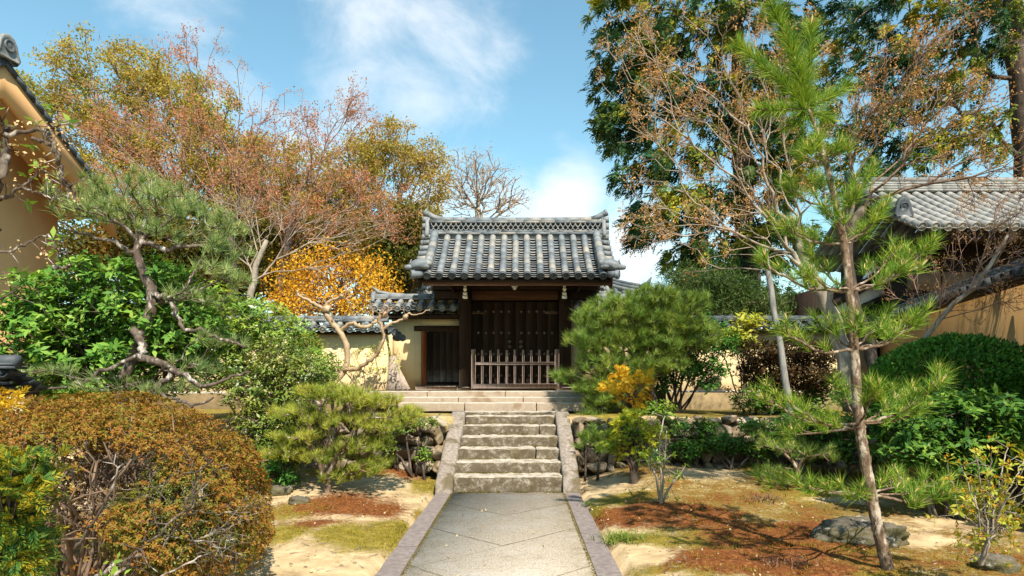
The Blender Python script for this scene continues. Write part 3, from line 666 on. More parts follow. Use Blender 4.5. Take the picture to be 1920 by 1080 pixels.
# ---------------------------------------------------------------- dry stone retaining walls
def stone_wall(name, label, xa, xb, yf, z0, ztop, seed, batter=0.22):
    rng = np.random.default_rng(seed); mb = MB(); sg = 1 if xb > xa else -1
    z = z0 - 0.05; row = 0
    rows = []
    while z < ztop - 0.08:
        hh = rng.uniform(0.12, 0.25); hh = min(hh, ztop - z + 0.03); rows.append((z, hh)); z += hh * 0.95
    for (z, hh) in rows:
        x = xa + sg * rng.uniform(-0.12, 0.02)
        while (xb - x) * sg > 0.05:
            ww = rng.uniform(0.12, 0.40); fz = (z - z0) / max(ztop - z0, 0.1)
            c = (x + sg * ww / 2, yf + batter * fz + rng.uniform(0.08, 0.26), z + hh / 2 + rng.uniform(-0.03, 0.03))
            stone(mb, c, (ww * 0.59, rng.uniform(0.2, 0.28), hh * rng.uniform(0.56, 0.66)), rng.uniform(2.4, 5), 0.22, int(rng.integers(1e6)), 9, roty(rng.normal(0, 0.22)), 2.8, 11)
            x += sg * ww * 0.98
    root = thing(name, label, 'stone wall', ((xa + xb) / 2, yf, z0))
    mb.build('stones', M['rock'], root, False)
    e = MB(); x0, x1 = sorted((xa, xb)); e.box(x0, x1, yf + 0.42, yf + 0.62, z0 - 0.2, ztop - 0.06); e.build('earth_core', M['soil'], root)
stone_wall('retaining_wall', 'low dry stone wall of tan boulders left of the stair', PCX - 1.06, -4.6, 10.62, 0.16, 0.98, 5)
stone_wall('retaining_wall', 'low dry stone wall of shaded grey boulders right of the stair', PCX + 1.06, 6.2, 10.82, 0.16, 0.95, 8)

# ---------------------------------------------------------------- tiled roofs
def roof_plane(rng, O, U, D, width, length, ncol, nrow, tiles, rolls, rr=0.075, sag=0.05, rl=0.30, disc=True, discs=None, edge=True):
    """barrel rolls and stepped pan tiles on one slope. O ridge corner, U along the ridge, D downslope"""
    O = np.array(O, float); U = norm(U); D = norm(D); N = np.cross(U, D); N = N if N[2] > 0 else -N
    sp = width / ncol
    def pt(u, t, h): return O + U * u + D * (t * length) + N * (h - sag * 4 * t * (1 - t))
    nr = max(1, int(round(length / rl)))
    for c in range(ncol):
        u = (c + 0.5) * sp + rng.normal(0, 0.004)
        for k in range(nr):
            t0, t1 = k / nr, (k + 1) / nr + 0.004
            j = rng.normal(0, 0.004)
            a = [pt(u + j, t0, 0.045), pt(u + j, (t0 + t1) / 2, 0.047), pt(u + j, t1, 0.05)]
            rolls.tube(a, [rr * 0.96, rr, rr * 1.03], 12, True)
        if disc:
            e = pt(u, 1.0, 0.045)
            (discs or rolls).lathe(e, D * 1.0 + N * 0.0, [(rr * 1.12, -0.05), (rr * 1.14, 0.03), (rr * 0.98, 0.036), (rr * 0.9, 0.014), (rr * 0.55, 0.012), (rr * 0.5, 0.024), (rr * 0.22, 0.03)], 14)
    cols = range(-1, ncol) if edge else range(ncol - 1)
    for c in cols:
        ua = (c + 0.5) * sp; ub = ua + sp
        ua = max(ua, 0.0); ub = min(ub, width)
        if ub - ua < 0.04: continue
        for k in range(nrow):
            t0, t1 = k / nrow, (k + 1) / nrow + 0.12 / nrow
            V = []; h0, h1 = -0.012, 0.038; j = rng.normal(0, 0.003)
            t1 = min(t1, 1.0 + 0.35 / nrow)
            for (t, hb) in ((t0, h0), (t1, h1)):
                for q in range(6):
                    f = q / 5; V.append(pt(ua + (ub - ua) * f, t, hb + j - 0.045 * (1 - (2 * f - 1) ** 2) + 0.028))
            for q in range(6):
                f = q / 5; V.append(pt(ua + (ub - ua) * f, t1, h1 + j - 0.013 - 0.045 * (1 - (2 * f - 1) ** 2) + 0.028))
            Q = [(q, q + 1, q + 7, q + 6) for q in range(5)] + [(q + 6, q + 7, q + 13, q + 12) for q in range(5)]
            tiles.add(V, [Q])
    return pt

def noshi(mb, rng, A, B, wdt, z0, z1, ln=0.33, up=(0, 0, 1)):
    """one course of flat ridge tiles from A to B"""
    A = np.array(A, float); B = np.array(B, float); L_ = np.linalg.norm(B - A); n = max(1, int(round(L_ / ln))); T = (B - A) / L_
    for k in range(n):
        a = A + T * (L_ * k / n + 0.002); b = A + T * (L_ * (k + 1) / n - 0.002); j = rng.normal(0, 0.004)
        mb.prism(a + np.array((0, 0, (z0 + z1) / 2 + j * 0.4)), b + np.array((0, 0, (z0 + z1) / 2 + j * 0.4)), up, wdt + j, z1 - z0)

def end_tile(mb, c, facing, w_, h_):
    """ridge-end tile: arched plate with shoulders, a raised boss and a top roll"""
    c = np.array(c, float); f = norm(facing); s_ = norm(np.cross((0, 0, 1.0), f))
    prof = [(-0.5, 0), (-0.56, 0.15), (-0.46, 0.32), (-0.40, 0.62), (-0.26, 0.86), (0, 0.98), (0.26, 0.86), (0.40, 0.62), (0.46, 0.32), (0.56, 0.15), (0.5, 0)]
    n = len(prof); V = []
    for (dd, g_) in ((-0.05, 1.0), (0.035, 1.0), (0.05, 0.9), (0.03, 0.78)):
        for (x, z) in prof: V.append(c + f * dd + s_ * x * w_ * g_ + np.array((0, 0, (0.05 + (z - 0.05) * g_) * h_)))
    Q = [(r * n + i, r * n + (i + 1) % n, (r + 1) * n + (i + 1) % n, (r + 1) * n + i) for r in range(3) for i in range(n)]
    mb.add(V, [Q, [list(range(n))[::-1]], [list(range(3 * n, 4 * n))]])
    for rr, dd in ((0.24, 0.03),):
        mb.lathe(c + f * 0.03 + np.array((0, 0, h_ * 0.5)), f, [(w_ * rr, 0), (w_ * rr, 0.03), (w_ * rr * 0.8, 0.035), (w_ * rr * 0.7, 0.018), (w_ * rr * 0.35, 0.03), (0.004, 0.036)], 14)

def coping(root, rng, A, B, zt, half, drop, ncol, mat, top=0.05, name='tile_coping', back=True):
    """tiled cap on a wall from A to B (x, y): short slopes both sides, flat courses and a top roll"""
    A = np.array((*A, zt), float); B = np.array((*B, zt), float); U = norm(B - A); W_ = np.linalg.norm(B - A)
    side = norm(np.cross(U, (0, 0, 1.0)))
    tl, rl_ = MB(), MB(); Ln = math.hypot(half, drop)
    for s_ in ((1, -1) if back else (1,)):
        Dn = side * s_ * half + np.array((0, 0, -drop))
        roof_plane(rng, A, U, Dn, W_, Ln, ncol, max(2, int(Ln / 0.12)), tl, rl_, 0.068, 0.0, 0.3)
    cz = np.array((0, 0, 1.0))
    noshi(tl, rng, A + cz * 0.05, B + cz * 0.05, 0.30, 0.0, 0.03); noshi(tl, rng, A + cz * 0.05, B + cz * 0.05, 0.25, 0.034, 0.064, 0.36)
    n = max(1, int(W_ / 0.32))
    for k in range(n):
        a = A + (B - A) * (k / n) + cz * 0.135; b = A + (B - A) * ((k + 1) / n) + cz * 0.135
        rl_.tube([a, (a + b) / 2, b + U * 0.01], [0.068, 0.07, 0.073], 10, True)
    mb = MB(); mb.V = tl.V + rl_.V; off = tl.n
    mb.F = {k: list(v_) for k, v_ in tl.F.items()}
    for k, v_ in rl_.F.items(): mb.F.setdefault(k, []).extend([q + off for q in v_])
    # eave board under the tiles
    o = mb.build(name, mat, root); return o

rng = np.random.default_rng(3)
# ---------------------------------------------------------------- the gate
GY0 = 16.5; GX0 = -0.12; TZ = 1.384
gate = thing('temple_gate', 'dark timber temple gate with grey tiled gable roof above the steps', 'gate', (GX0, GY0, TZ))
tl, rl_, ds_ = MB(), MB(), MB()
RZ = 5.12; HW = 2.1; run = 1.62; drop = 1.23; Ls = math.hypot(run, drop)
for s_ in (-1, 1):
    pt = roof_plane(rng, (GX0 - HW, GY0 + s_ * 0.10, RZ), (1, 0, 0), (0, s_ * run, -drop), 2 * HW, Ls, 15, 17, tl, rl_, 0.078, 0.07, discs=ds_)
roof = tl.build('roof', M['tile'], gate)
rl_.build('tile_rolls', M['tile'], roof); ds_.build('roll_end_discs', M['tile_dark'], roof)
# verge rolls pointing outward, corner rolls
for s_ in (-1, 1):
    for sx_ in (-1, 1):
        mb = MB(); Dn = norm((0, s_ * run, -drop)); Nn = norm((0, s_ * drop, run))
        for k in range(8):
            t = 0.02 + k * 0.128
            q = np.array((GX0 + sx_ * (HW - 0.06), GY0 + s_ * 0.10, RZ)) + Dn * (t * Ls) + Nn * (0.05 - 0.07 * 4 * t * (1 - t))
            e = q + np.array((sx_ * 0.23, 0, -0.03))
            mb.tube([q, (q + e) / 2, e], [0.07, 0.072, 0.077], 10)
            mb.lathe(e, (sx_, 0, -0.08), [(0.085, -0.03), (0.086, 0.012), (0.07, 0.016), (0.062, 0.002), (0.02, 0.01)], 12)
        # verge ridge: a stouter run of rolls down the slope
        for k in range(7):
            t0, t1 = 0.03 + k * 0.118, 0.03 + (k + 1) * 0.118 + 0.01
            a = np.array((GX0 + sx_ * (HW - 0.13), GY0 + s_ * 0.10, RZ)) + Dn * (t0 * Ls) + Nn * (0.15 - 0.07 * 4 * t0 * (1 - t0))
            b = np.array((GX0 + sx_ * (HW - 0.13), GY0 + s_ * 0.10, RZ)) + Dn * (t1 * Ls) + Nn * (0.155 - 0.07 * 4 * t1 * (1 - t1))
            mb.tube([a, (a + b) / 2, b], [0.092, 0.094, 0.1], 12)
        c = np.array((GX0 + sx_ * (HW - 0.02), GY0 + s_ * 0.10, RZ)) + Dn * (0.985 * Ls) + Nn * 0.05
        e = c + np.array((sx_ * 0.17, s_ * 0.20, -0.03))
        mb.tube([c, (c + e) / 2, e], [0.075, 0.078, 0.082], 12)
        mb.lathe(e, (sx_, s_ * 0.4, -0.06), [(0.098, -0.05), (0.1, 0.03), (0.082, 0.036), (0.07, 0.012), (0.03, 0.02)], 14)
        mb.build('verge_rolls', M['tile'], roof)
for s_ in (-1, 1):
    for sx_ in (-1, 1):                            # rounded, ribbed corner ornaments
        mb = MB(); Dn = norm((0, s_ * run, -drop)); Nn = norm((0, s_ * drop, run))
        c = np.array((GX0 + sx_ * (HW + 0.02), GY0 + s_ * 0.10, RZ)) + Dn * (0.885 * Ls) + Nn * 0.17
        stone(mb, c, (0.27, 0.2, 0.13), 2.2, 0.12, 11, 8, roty(sx_ * 0.18), 3)
        stone(mb, c + np.array((sx_ * 0.24, s_ * 0.1, -0.06)), (0.10, 0.09, 0.06), 2.2, 0.1, 12, 5)
        stone(mb, c + np.array((-sx_ * 0.14, s_ * 0.16, -0.06)), (0.09, 0.07, 0.05), 2.2, 0.1, 13, 5)
        for q in range(5):
            a = c + np.array((-0.2 + 0.1 * q, -s_ * 0.02, 0.10)); mb.tube([a + np.array((0, s_ * 0.16, -0.07)), a + np.array((0, 0, 0.03)), a + np.array((0, -s_ * 0.1, -0.01))], 0.014, 5)
        mb.build('corner_ornament', M['tile'], roof, True)
# main ridge: flat courses, openwork of half rings, upturned ends
mb = MB(); RA, RB = GX0 - 2.12, GX0 + 2.12
def rc(x, z): return np.array((x, GY0, z))
mb.box(RA, RB, GY0 - 0.16, GY0 + 0.16, RZ - 0.06, RZ + 0.055)
noshi(mb, rng, rc(RA, 0), rc(RB, 0), 0.44, RZ + 0.055, RZ + 0.10, 0.42)
noshi(mb, rng, rc(RA, 0), rc(RB, 0), 0.40, RZ + 0.104, RZ + 0.15, 0.36)
mb.box(RA + 0.03, RB - 0.03, GY0 - 0.06, GY0 + 0.06, RZ + 0.15, RZ + 0.345)
for n_, (z0, z1, wd) in enumerate([(RZ + 0.345, RZ + 0.38, 0.36), (RZ + 0.384, RZ + 0.42, 0.32)]):
    noshi(mb, rng, rc(RA, 0), rc(RB, 0), wd, z0, z1, 0.40)
ridge = mb.build('ridge', M['tile'], roof)
mb = MB()
n = 34; spx = (RB - RA - 0.1) / n
for f_ in (-1, 1):
    for row in range(2):
        for k in range(n + 1 - row):
            cx = RA + 0.05 + spx * (k + 0.5 * row); z = RZ + 0.245 + 0.09 * (row) - 0.0
            a = np.linspace(math.pi, 2 * math.pi, 8)
            pts = [(cx + 0.5 * spx * 0.98 * math.cos(q), GY0 + f_ * 0.13, z + 0.085 * math.sin(q)) for q in a]
            for p0, p1 in zip(pts[:-1], pts[1:]): mb.prism(p0, p1, (0, 1, 0.01), 0.022, 0.13)
mb.build('ridge_openwork', M['tile'], roof)
mb = MB()
xs_ = np.linspace(RA - 0.06, RB + 0.06, 15)
zz = lambda x: RZ + 0.445 + 0.02 * ((x - GX0) / 2.1) ** 2 + 0.14 * max(0, (abs(x - GX0) - 1.75) / 0.43) ** 2
for a, b in zip(xs_[:-1], xs_[1:]): mb.tube([rc(a, zz(a)), rc((a + b) / 2, zz((a + b) / 2)), rc(b, zz(b))], [0.066, 0.068, 0.071], 10)
for sx_ in (-1, 1):
    mb.tube([rc(GX0 + sx_ * 2.16, RZ + 0.58), rc(GX0 + sx_ * 2.24, RZ + 0.635)], [0.07, 0.075], 10)
    mb.lathe(rc(GX0 + sx_ * 2.24, RZ + 0.635), (sx_, 0, 0.5), [(0.085, -0.03), (0.085, 0.02), (0.07, 0.024), (0.06, 0.005), (0.01, 0.01)], 12)
mb.build('ridge_cap', M['tile'], roof)
for sx_ in (-1, 1):
    mb = MB(); end_tile(mb, (GX0 + sx_ * 2.17, GY0, RZ - 0.02), (sx_, 0, 0), 0.46, 0.56)
    for q in range(3):
        c = np.array((GX0 + sx_ * 2.16, GY0 - 0.06, RZ + 0.10 + 0.17 * q)); mb.tube([c, c + np.array((sx_ * 0.14, -0.02, 0))], [0.075, 0.078], 12)
    mb.build('ridge_end_tile', M['tile'], roof)
# timber under the roof
mb = MB()
for s_ in (-1, 1):
    V = [(GX0 + sx_ * 2.12, GY0 + s_ * (0.0 if e == 0 else run + 0.02), RZ - 0.05 - (drop if e else 0) - dz) for dz in (0, 0.05) for e in (0, 1) for sx_ in (-1, 1)]
    mb.add(V, [[(0, 1, 3, 2), (4, 6, 7, 5), (0, 4, 5, 1), (2, 3, 7, 6), (0, 2, 6, 4), (1, 5, 7, 3)]])
    for k in range(17):
        x = GX0 - 2.0 + 4.0 * k / 16
        mb.prism((x, GY0 + s_ * 0.05, RZ - 0.15), (x, GY0 + s_ * (run - 0.08), RZ - 0.15 - drop * (run - 0.13) / run), (0, 0, 1), 0.07, 0.09)
mb.build('rafters', M['wood_dark'], gate)
mb = MB(); mb.bbox(GX0 - 2.06, GX0 + 2.14, GY0 - run + 0.0, GY0 - run + 0.075, RZ - drop - 0.165, RZ - drop - 0.062, 0.008)
mb.build('eave_board', M['wood_beam'], gate)
mb = MB()
for sx_ in (-1, 1):
    for s_ in (-1, 1):
        a = np.array((GX0 + sx_ * 2.15, GY0, RZ - 0.15)); b = np.array((GX0 + sx_ * 2.15, GY0 + s_ * (run - 0.02), RZ - 0.13 - drop))
        mid = (a + b) / 2 + np.array((0, 0, -0.05)); mb.prism(a, mid, (0, 0, 1), 0.06, 0.24); mb.prism(mid, b, (0, 0, 1), 0.06, 0.24)
mb.build('bargeboard', M['wood_dark'], gate)
def gx(px, Y=GY0): return (px - VX) * Y / F
def gzz(py, Y=GY0): return EYE - (py - VY) * Y / F
XL0, XL1, XR0, XR1 = gx(862), gx(885), gx(1047), gx(1070)
for (a, b) in ((XL0, XL1), (XR0, XR1)):
    mb = MB(); mb.bbox(a, b, GY0 - 0.16, GY0 + 0.16, TZ, 4.0, 0.012); mb.build('post', M['wood_dark'], gate)
    mb = MB(); mb.bbox(a - 0.05, b + 0.05, GY0 - 0.24, GY0 + 0.24, TZ - 0.1, TZ + 0.06, 0.02); mb.build('post_base', M['granite'], gate)
    mb = MB(); mb.bbox(a + 0.05, b - 0.05, GY0 + 1.1, GY0 + 1.3, TZ, 3.9, 0.012); mb.build('post', M['wood_dark'], gate)
mb = MB(); mb.bbox(GX0 - 2.02, GX0 + 2.02, GY0 - 1.28, GY0 - 1.12, 3.78, 3.96, 0.01); mb.bbox(GX0 - 2.0, GX0 + 2.0, GY0 + 1.1, GY0 + 1.28, 3.75, 3.92, 0.01)
mb.bbox(GX0 - 2.02, GX0 + 2.02, GY0 - 0.2, GY0 + 0.12, 3.82, 4.12, 0.012)
mb.build('purlin', M['wood_dark'], gate)
for sx_ in (-1, 1):                                # gable infill, dark boards
    mb = MB(); x = GX0 + sx_ * 1.5
    mb.add([(x + dx, GY0 + y, z) for dx in (-0.02, 0.02) for (y, z) in ((-1.3, 3.74), (1.3, 3.74), (1.2, 4.05), (0, 4.95), (-1.2, 4.05))], [[(0, 1, 6, 5), (1, 2, 7, 6), (2, 3, 8, 7), (3, 4, 9, 8), (4, 0, 5, 9)], [(0, 4, 3, 2, 1), (5, 6, 7, 8, 9)]])
    mb.build('gable_board', M['wood_dark'], gate)
mb = MB(); mb.bbox(GX0 - 2.0, GX0 + 2.0, GY0 - 0.14, GY0 + 0.10, 3.60, 3.80, 0.01)
mb.build('tie_beam', M['wood_dark'], gate)
mb = MB(); mb.bbox(XL1 + 0.002, XR0 - 0.002, GY0 - 0.19, GY0 + 0.12, gzz(564), gzz(546), 0.012); mb.build('lintel', M['wood_beam'], gate)
mb = MB(); mb.bbox(XL1, XR0, GY0 - 0.02, GY0 + 0.05, gzz(546) + 0.002, 3.60, 0.004); mb.build('transom_board', M['wood_dark'], gate)
for a in (gx(872, 15.25), gx(1058.5, 15.25)):       # carved bracket arms with white painted ends
    mb = MB(); mb.bbox(a - 0.055, a + 0.055, 15.3, 16.42, 3.50, 3.66, 0.008); mb.bbox(a - 0.04, a + 0.04, 15.36, 16.42, 3.668, 3.84, 0.008); mb.build('bracket_arm', M['wood_dark'], gate)
    mb = MB(); zc = gzz(552.5, 15.25)
    mb.bbox(a - 0.06, a + 0.06, 15.25, 15.298, zc - 0.09, zc - 0.012, 0.014); mb.bbox(a - 0.052, a + 0.052, 15.24, 15.298, zc - 0.006, zc + 0.06, 0.014)
    mb.lathe((a, 15.26, gzz(541.5, 15.25)), (0, 0, 1), [(0.02, -0.06), (0.04, -0.03), (0.045, 0.0), (0.025, 0.03), (0.035, 0.06), (0.038, 0.085), (0.015, 0.11)], 10)
    mb.build('white_bracket_end', M['white_wood'], gate, True)
mb = MB(); c = (gx(965, 15.6), 15.6, gzz(537, 15.6))
mb.lathe(c, (0, 0, -1), [(0.02, -0.14), (0.03, -0.05), (0.075, -0.03), (0.08, 0.0), (0.05, 0.03), (0.035, 0.07), (0.01, 0.085)], 12); mb.build('eave_lamp', M['lamp'], gate, True)
# doors
DX = (XL1 + XR0) / 2; dz0, dz1 = TZ + 0.17, gzz(566)
mb = MB(); mb.bbox(XL1, XR0, GY0 - 0.12, GY0 + 0.14, TZ, TZ + 0.165, 0.012); mb.build('threshold', M['wood_dark'], gate)
for (a, b) in ((XL1 + 0.004, DX - 0.004), (DX + 0.004, XR0 - 0.004)):
    mb = MB(); n = 4
    for k in range(n):
        x0 = a + (b - a) * k / n; x1 = a + (b - a) * (k + 1) / n; mb.bbox(x0 + 0.004, x1 - 0.004, GY0 + 0.02, GY0 + 0.07, dz0, dz1, 0.005)
    mb.bbox(a, b, GY0 + 0.074, GY0 + 0.10, dz0 + 0.1, dz0 + 0.25, 0.004); mb.bbox(a, b, GY0 + 0.074, GY0 + 0.10, dz1 - 0.3, dz1 - 0.15, 0.004)
    door = mb.build('door', M['wood_dark'], gate)
    for py in (584, 624, 664, 704):
        for k in range(5):
            x = a + (b - a) * (0.14 + 0.18 * k); z = gzz(py); mb = MB()
            mb.add([(x, GY0 - 0.035, z), (x - 0.042, GY0 + 0.018, z), (x, GY0 + 0.018, z - 0.046), (x + 0.042, GY0 + 0.018, z), (x, GY0 + 0.018, z + 0.046)], [[(0, 1, 2), (0, 2, 3), (0, 3, 4), (0, 4, 1)]]); mb.build('door_stud', M['metal'], door)
    mb = MB(); hx = a if a < DX - 0.5 else b; sg = 1 if hx == a else -1
    for py in (586, 706):
        x0, x1 = sorted((hx, hx + sg * 0.32)); mb.bbox(x0, x1, GY0 + 0.006, GY0 + 0.018, gzz(py) - 0.035, gzz(py) + 0.035, 0.004)
    mb.build('hinge_strap', M['metal'], door)
    mb = MB()
    for py in (641, 650): mb.lathe((DX + (-0.14 if a < DX - 0.5 else 0.14), GY0 + 0.018, gzz(py)), (0, -1, 0), [(0.05, 0), (0.045, 0.02), (0.02, 0.035), (0.004, 0.04)], 10)
    mb.build('door_knob', M['metal'], door, True)
mb = MB(); mb.bbox(XL1, XR0, GY0 + 0.16, GY0 + 0.2, TZ, 3.6, 0.004); mb.build('door_backing', M['wood_dark'], gate)
# walls beside the gate opening, each with its own little tiled roof
def wing(sx_, label, door):
    Yw = 16.8; x_in = XL0 - 0.002 if sx_ < 0 else XR1 + 0.002; x_out = -3.25 if sx_ < 0 else 2.95
    x0, x1 = sorted((x_in, x_out)); zt = gzz(598, Yw)
    r_ = thing('side_wall', label, 'wall', ((x0 + x1) / 2, Yw, TZ))
    if door:
        dx0, dx1 = gx(800, Yw), gx(861, Yw); dzt = gzz(621, Yw); jx = gx(790, Yw)
        mb = MB(); mb.box(x0, jx, Yw, Yw + 0.22, TZ - 0.1, zt); mb.box(jx, x1, Yw, Yw + 0.22, gzz(612, Yw), zt); mb.build('plaster', M['plaster'], r_)
        mb = MB(); mb.bbox(jx, dx0, Yw - 0.03, Yw + 0.16, TZ + 0.08, dzt, 0.008); mb.build('door_jamb', M['wood_red'], r_)
        mb = MB(); mb.bbox(gx(777, Yw), dx1, Yw - 0.06, Yw + 0.18, dzt + 0.002, gzz(611, Yw), 0.01); mb.build('door_lintel', M['wood_dark'], r_)
        mb = MB()
        for k in range(5): mb.bbox(dx0 + (dx1 - dx0) * k / 5 + 0.002, dx0 + (dx1 - dx0) * (k + 1) / 5 - 0.002, Yw + 0.06, Yw + 0.1, TZ + 0.09, dzt - 0.01, 0.004)
        sd = mb.build('side_door', M['door_worn'], r_)
        mb = MB(); mb.bbox(dx0 + 0.005, dx1 - 0.005, Yw + 0.035, Yw + 0.058, TZ + 0.11, TZ + 0.18, 0.004); mb.build('bottom_rail', M['wood_dark'], sd)
        mb = MB(); mb.bbox(x0 + 0.62, x1, Yw - 0.16, Yw + 0.2, TZ - 0.02, TZ + 0.078, 0.012); mb.build('door_sill', M['wood_grey'], r_)
    else:
        mb = MB(); mb.box(x0, x1, Yw, Yw + 0.22, TZ - 0.1, zt); mb.build('plaster', M['plaster'], r_)
        mb = MB(); mb.bbox(x0, x1, Yw - 0.04, Yw + 0.2, TZ - 0.02, TZ + 0.1, 0.012); mb.build('door_sill', M['wood_dark'], r_)
    e0, e1 = (x0 - 0.45, x1) if sx_ < 0 else (x0, x1 + 0.45)
    mb = MB(); mb.bbox(e0 + 0.1, e1 - 0.02, Yw - 0.10, Yw + 0.3, zt + 0.002, zt + 0.11, 0.01); mb.bbox(e0 + 0.05, e1 - 0.02, Yw - 0.42, Yw - 0.34, zt + 0.0, zt + 0.07, 0.008)
    for k in range(8):
        x = e0 + 0.1 + (e1 - e0 - 0.2) * k / 7; mb.prism((x, Yw + 0.1, zt + 0.2), (x, Yw - 0.4, zt + 0.075), (0, 0, 1), 0.05, 0.05)
    mb.build('eave_beam', M['wood_dark'], r_)
    zr = gzz(566, Yw + 0.1); A = (e0, Yw + 0.1); B = (e1, Yw + 0.1)
    o = coping(r_, rng, A, B, zr, 0.62, 0.27, max(3, int(round((e1 - e0) / 0.285))), M['tile'], name='roof')
    mb = MB(); ex = e0 if sx_ < 0 else e1
    cv = [(ex - sx_ * 0.75, zr + 0.17), (ex - sx_ * 0.4, zr + 0.19), (ex - sx_ * 0.1, zr + 0.25), (ex + sx_ * 0.06, zr + 0.38)]
    mb.tube([(x, Yw + 0.1, z) for x, z in cv], [0.05, 0.05, 0.045, 0.022], 8)
    mb.tube([(x - sx_ * 0.03, Yw + 0.1, z - 0.1) for x, z in cv[:3]], [0.07, 0.07, 0.06], 8)
    end_tile(mb, (ex + sx_ * 0.02, Yw + 0.1, zr - 0.03), (sx_, 0, 0), 0.32, 0.3)
    mb.build('upturned_ridge_end', M['tile'], o)
m, t, b = material('worn_door_timber')
co = t.new('ShaderNodeTexCoord').outputs['Object']; s3 = t.new('ShaderNodeSeparateXYZ'); t.l.new(co, s3.inputs[0])
c = t.ramp(t.noise(t.vmath('MULTIPLY', co, (7, 7, 0.7)).outputs[0], 3, 6, 0.6), [(0.3, (0.008, 0.006, 0.005)), (0.7, (0.024, 0.016, 0.013))])
wv = t.math('ADD', s3.outputs[2], t.math('MULTIPLY', t.math('SUBTRACT', t.noise(co, 3.5, 5, 0.6), 0.5), 0.7))
c = t.mix(t.math('MULTIPLY', t.math('SUBTRACT', 1.0, t.smooth(wv, 0.12, 0.5)), 0.7), c, (0.15, 0.14, 0.135))   # splash-worn bleached foot of the door
t.put(b.inputs['Base Color'], c); b.inputs['Roughness'].default_value = 0.7; M['door_worn'] = m
wing(-1, 'cream side wall with a small dark door left of the gate', True)
wing(1, 'cream side wall right of the gate half hidden by the pine', False)

# barrier in front of the doors
bar = thing('wooden_barrier', 'weathered wooden picket barrier standing before the gate doors', 'barrier', (DX, 16.1, TZ))
Yb = 16.1
def bx(px): return (px - VX) * Yb / F
def bz(py): return EYE - (py - VY) * Yb / F
for (a, b) in ((884, 892), (1040, 1048)):
    mb = MB(); mb.bbox(bx(a), bx(b), Yb - 0.05, Yb + 0.05, TZ + 0.005, bz(655), 0.006); mb.build('post', M['wood_grey'], bar)
for k in range(9):
    c = bx(904.2 + 15.35 * k) + [0, .004, -.003, .002, -.004, .003, 0, -.002, .004][k]
    mb = MB(); mb.bbox(c - 0.025, c + 0.025, Yb - 0.022, Yb + 0.022, TZ + 0.06, bz(656) + [0, -.01, .008, -.004, .006, .0, -.008, .004, -.003][k], 0.005); mb.build('picket', M['wood_grey'], bar)
mb = MB(); mb.bbox(bx(892) + 0.002, bx(1040) - 0.002, Yb - 0.05, Yb - 0.024, bz(684), bz(679), 0.004); mb.build('rail', M['wood_grey'], bar)
mb = MB(); mb.bbox(bx(886), bx(1046), Yb - 0.09, Yb - 0.053, TZ + 0.03, bz(719.5), 0.006); mb.build('bottom_rail', M['wood_grey'], bar)

# ---------------------------------------------------------------- garden walls
def plaster_wall(name, label, A, B, z0, zt, mat, ncol, tmat, thick=0.34, half=0.46, dropc=0.2, base=None):
    A = np.array(A, float); B = np.array(B, float); U = norm(B - A); s_ = np.array((U[1], -U[0]))
    r_ = thing(name, label, 'wall', (*((A + B) / 2), z0))
    mb = MB(); c = [A + s_ * thick / 2, B + s_ * thick / 2, B - s_ * thick / 2, A - s_ * thick / 2]
    n = max(1, int(np.linalg.norm(B - A) / 0.6))
    mb.add([(*q, z) for z in (z0, zt) for q in c], [[(0, 1, 5, 4), (1, 2, 6, 5), (2, 3, 7, 6), (3, 0, 4, 7), (4, 5, 6, 7)]])
    mb.build('plaster', mat, r_)
    mb = MB(); a3 = np.array((*A, zt + 0.03)); b3 = np.array((*B, zt + 0.03)); mb.prism(a3, b3, (0, 0, 1), thick + 0.34, 0.06); mb.build('eave_board', M['wood_dark'], r_)
    coping(r_, rng, A, B, zt + dropc + 0.06, half, dropc, ncol, tmat)
    return r_
wl = plaster_wall('garden_wall', 'cream plaster wall with grey tile coping left of the gate', (-9.6, 16.1), (-3.2, 16.1), 1.28, 2.70, M['plaster'], 20, M['tile'])
mb = MB(); mb.box(-3.37, -3.19, 16.27, 16.8, 1.3, 2.72); mb.build('return_end', M['plaster'], wl)
mb = MB()
for q in range(4):
    c = np.array((-3.16 + 0.085 * q, 15.88 + 0.05 * q, 2.86 - 0.07 * q)); mb.tube([c, c + np.array((0.08, -0.10, -0.03))], [0.075, 0.08], 12)
    mb.lathe(c + np.array((0.08, -0.10, -0.03)), (0.6, -0.8, -0.15), [(0.085, -0.03), (0.087, 0.02), (0.07, 0.024), (0.06, 0.006), (0.01, 0.012)], 12)
stone(mb, (-2.95, 16.0, 2.62), (0.12, 0.1, 0.08), 2.2, 0.1, 4, 5)
mb.build('coping_end_rolls', M['tile_dark'], wl)
wr = plaster_wall('garden_wall', 'cream plaster wall with dark tile coping behind the shrubs right of the gate', (2.7, 17.6), (9.3, 17.6), 1.28, 2.85, M['plaster'], 21, M['tile_dark'])
for (root, x0, x1, y0) in ((wl, -9.6, -3.3, 15.72), (wr, 1.4, 9.3, 17.2)):
    mb = MB(); x = x0; q = 0
    while x < x1 - 0.05:
        e = min(x + 0.7 + 0.5 * ((q * 7) % 5) / 5, x1); rough_box(mb, x + 0.004, e - 0.004, y0, y0 + 0.4, 0.75, 1.05, 0.015, 0.1, 300 + q); rough_box(mb, x + 0.004, e - 0.004, y0 + 0.04, y0 + 0.4, 1.05, 1.34, 0.015, 0.1, 350 + q); x = e; q += 1
    mb.build('stone_base', M['base_stone'], root, True)
wd_ = np.array((0.267, 1.0)); wA = np.array((7.62, 10.0))
plaster_wall('garden_wall', 'shaded ochre plaster wall with dark tile coping running along the right side', wA - wd_ * 5.5, wA + wd_ * 7.4, 0.2, 3.0, M['streak'], 42, M['tile_dark'], 0.4)
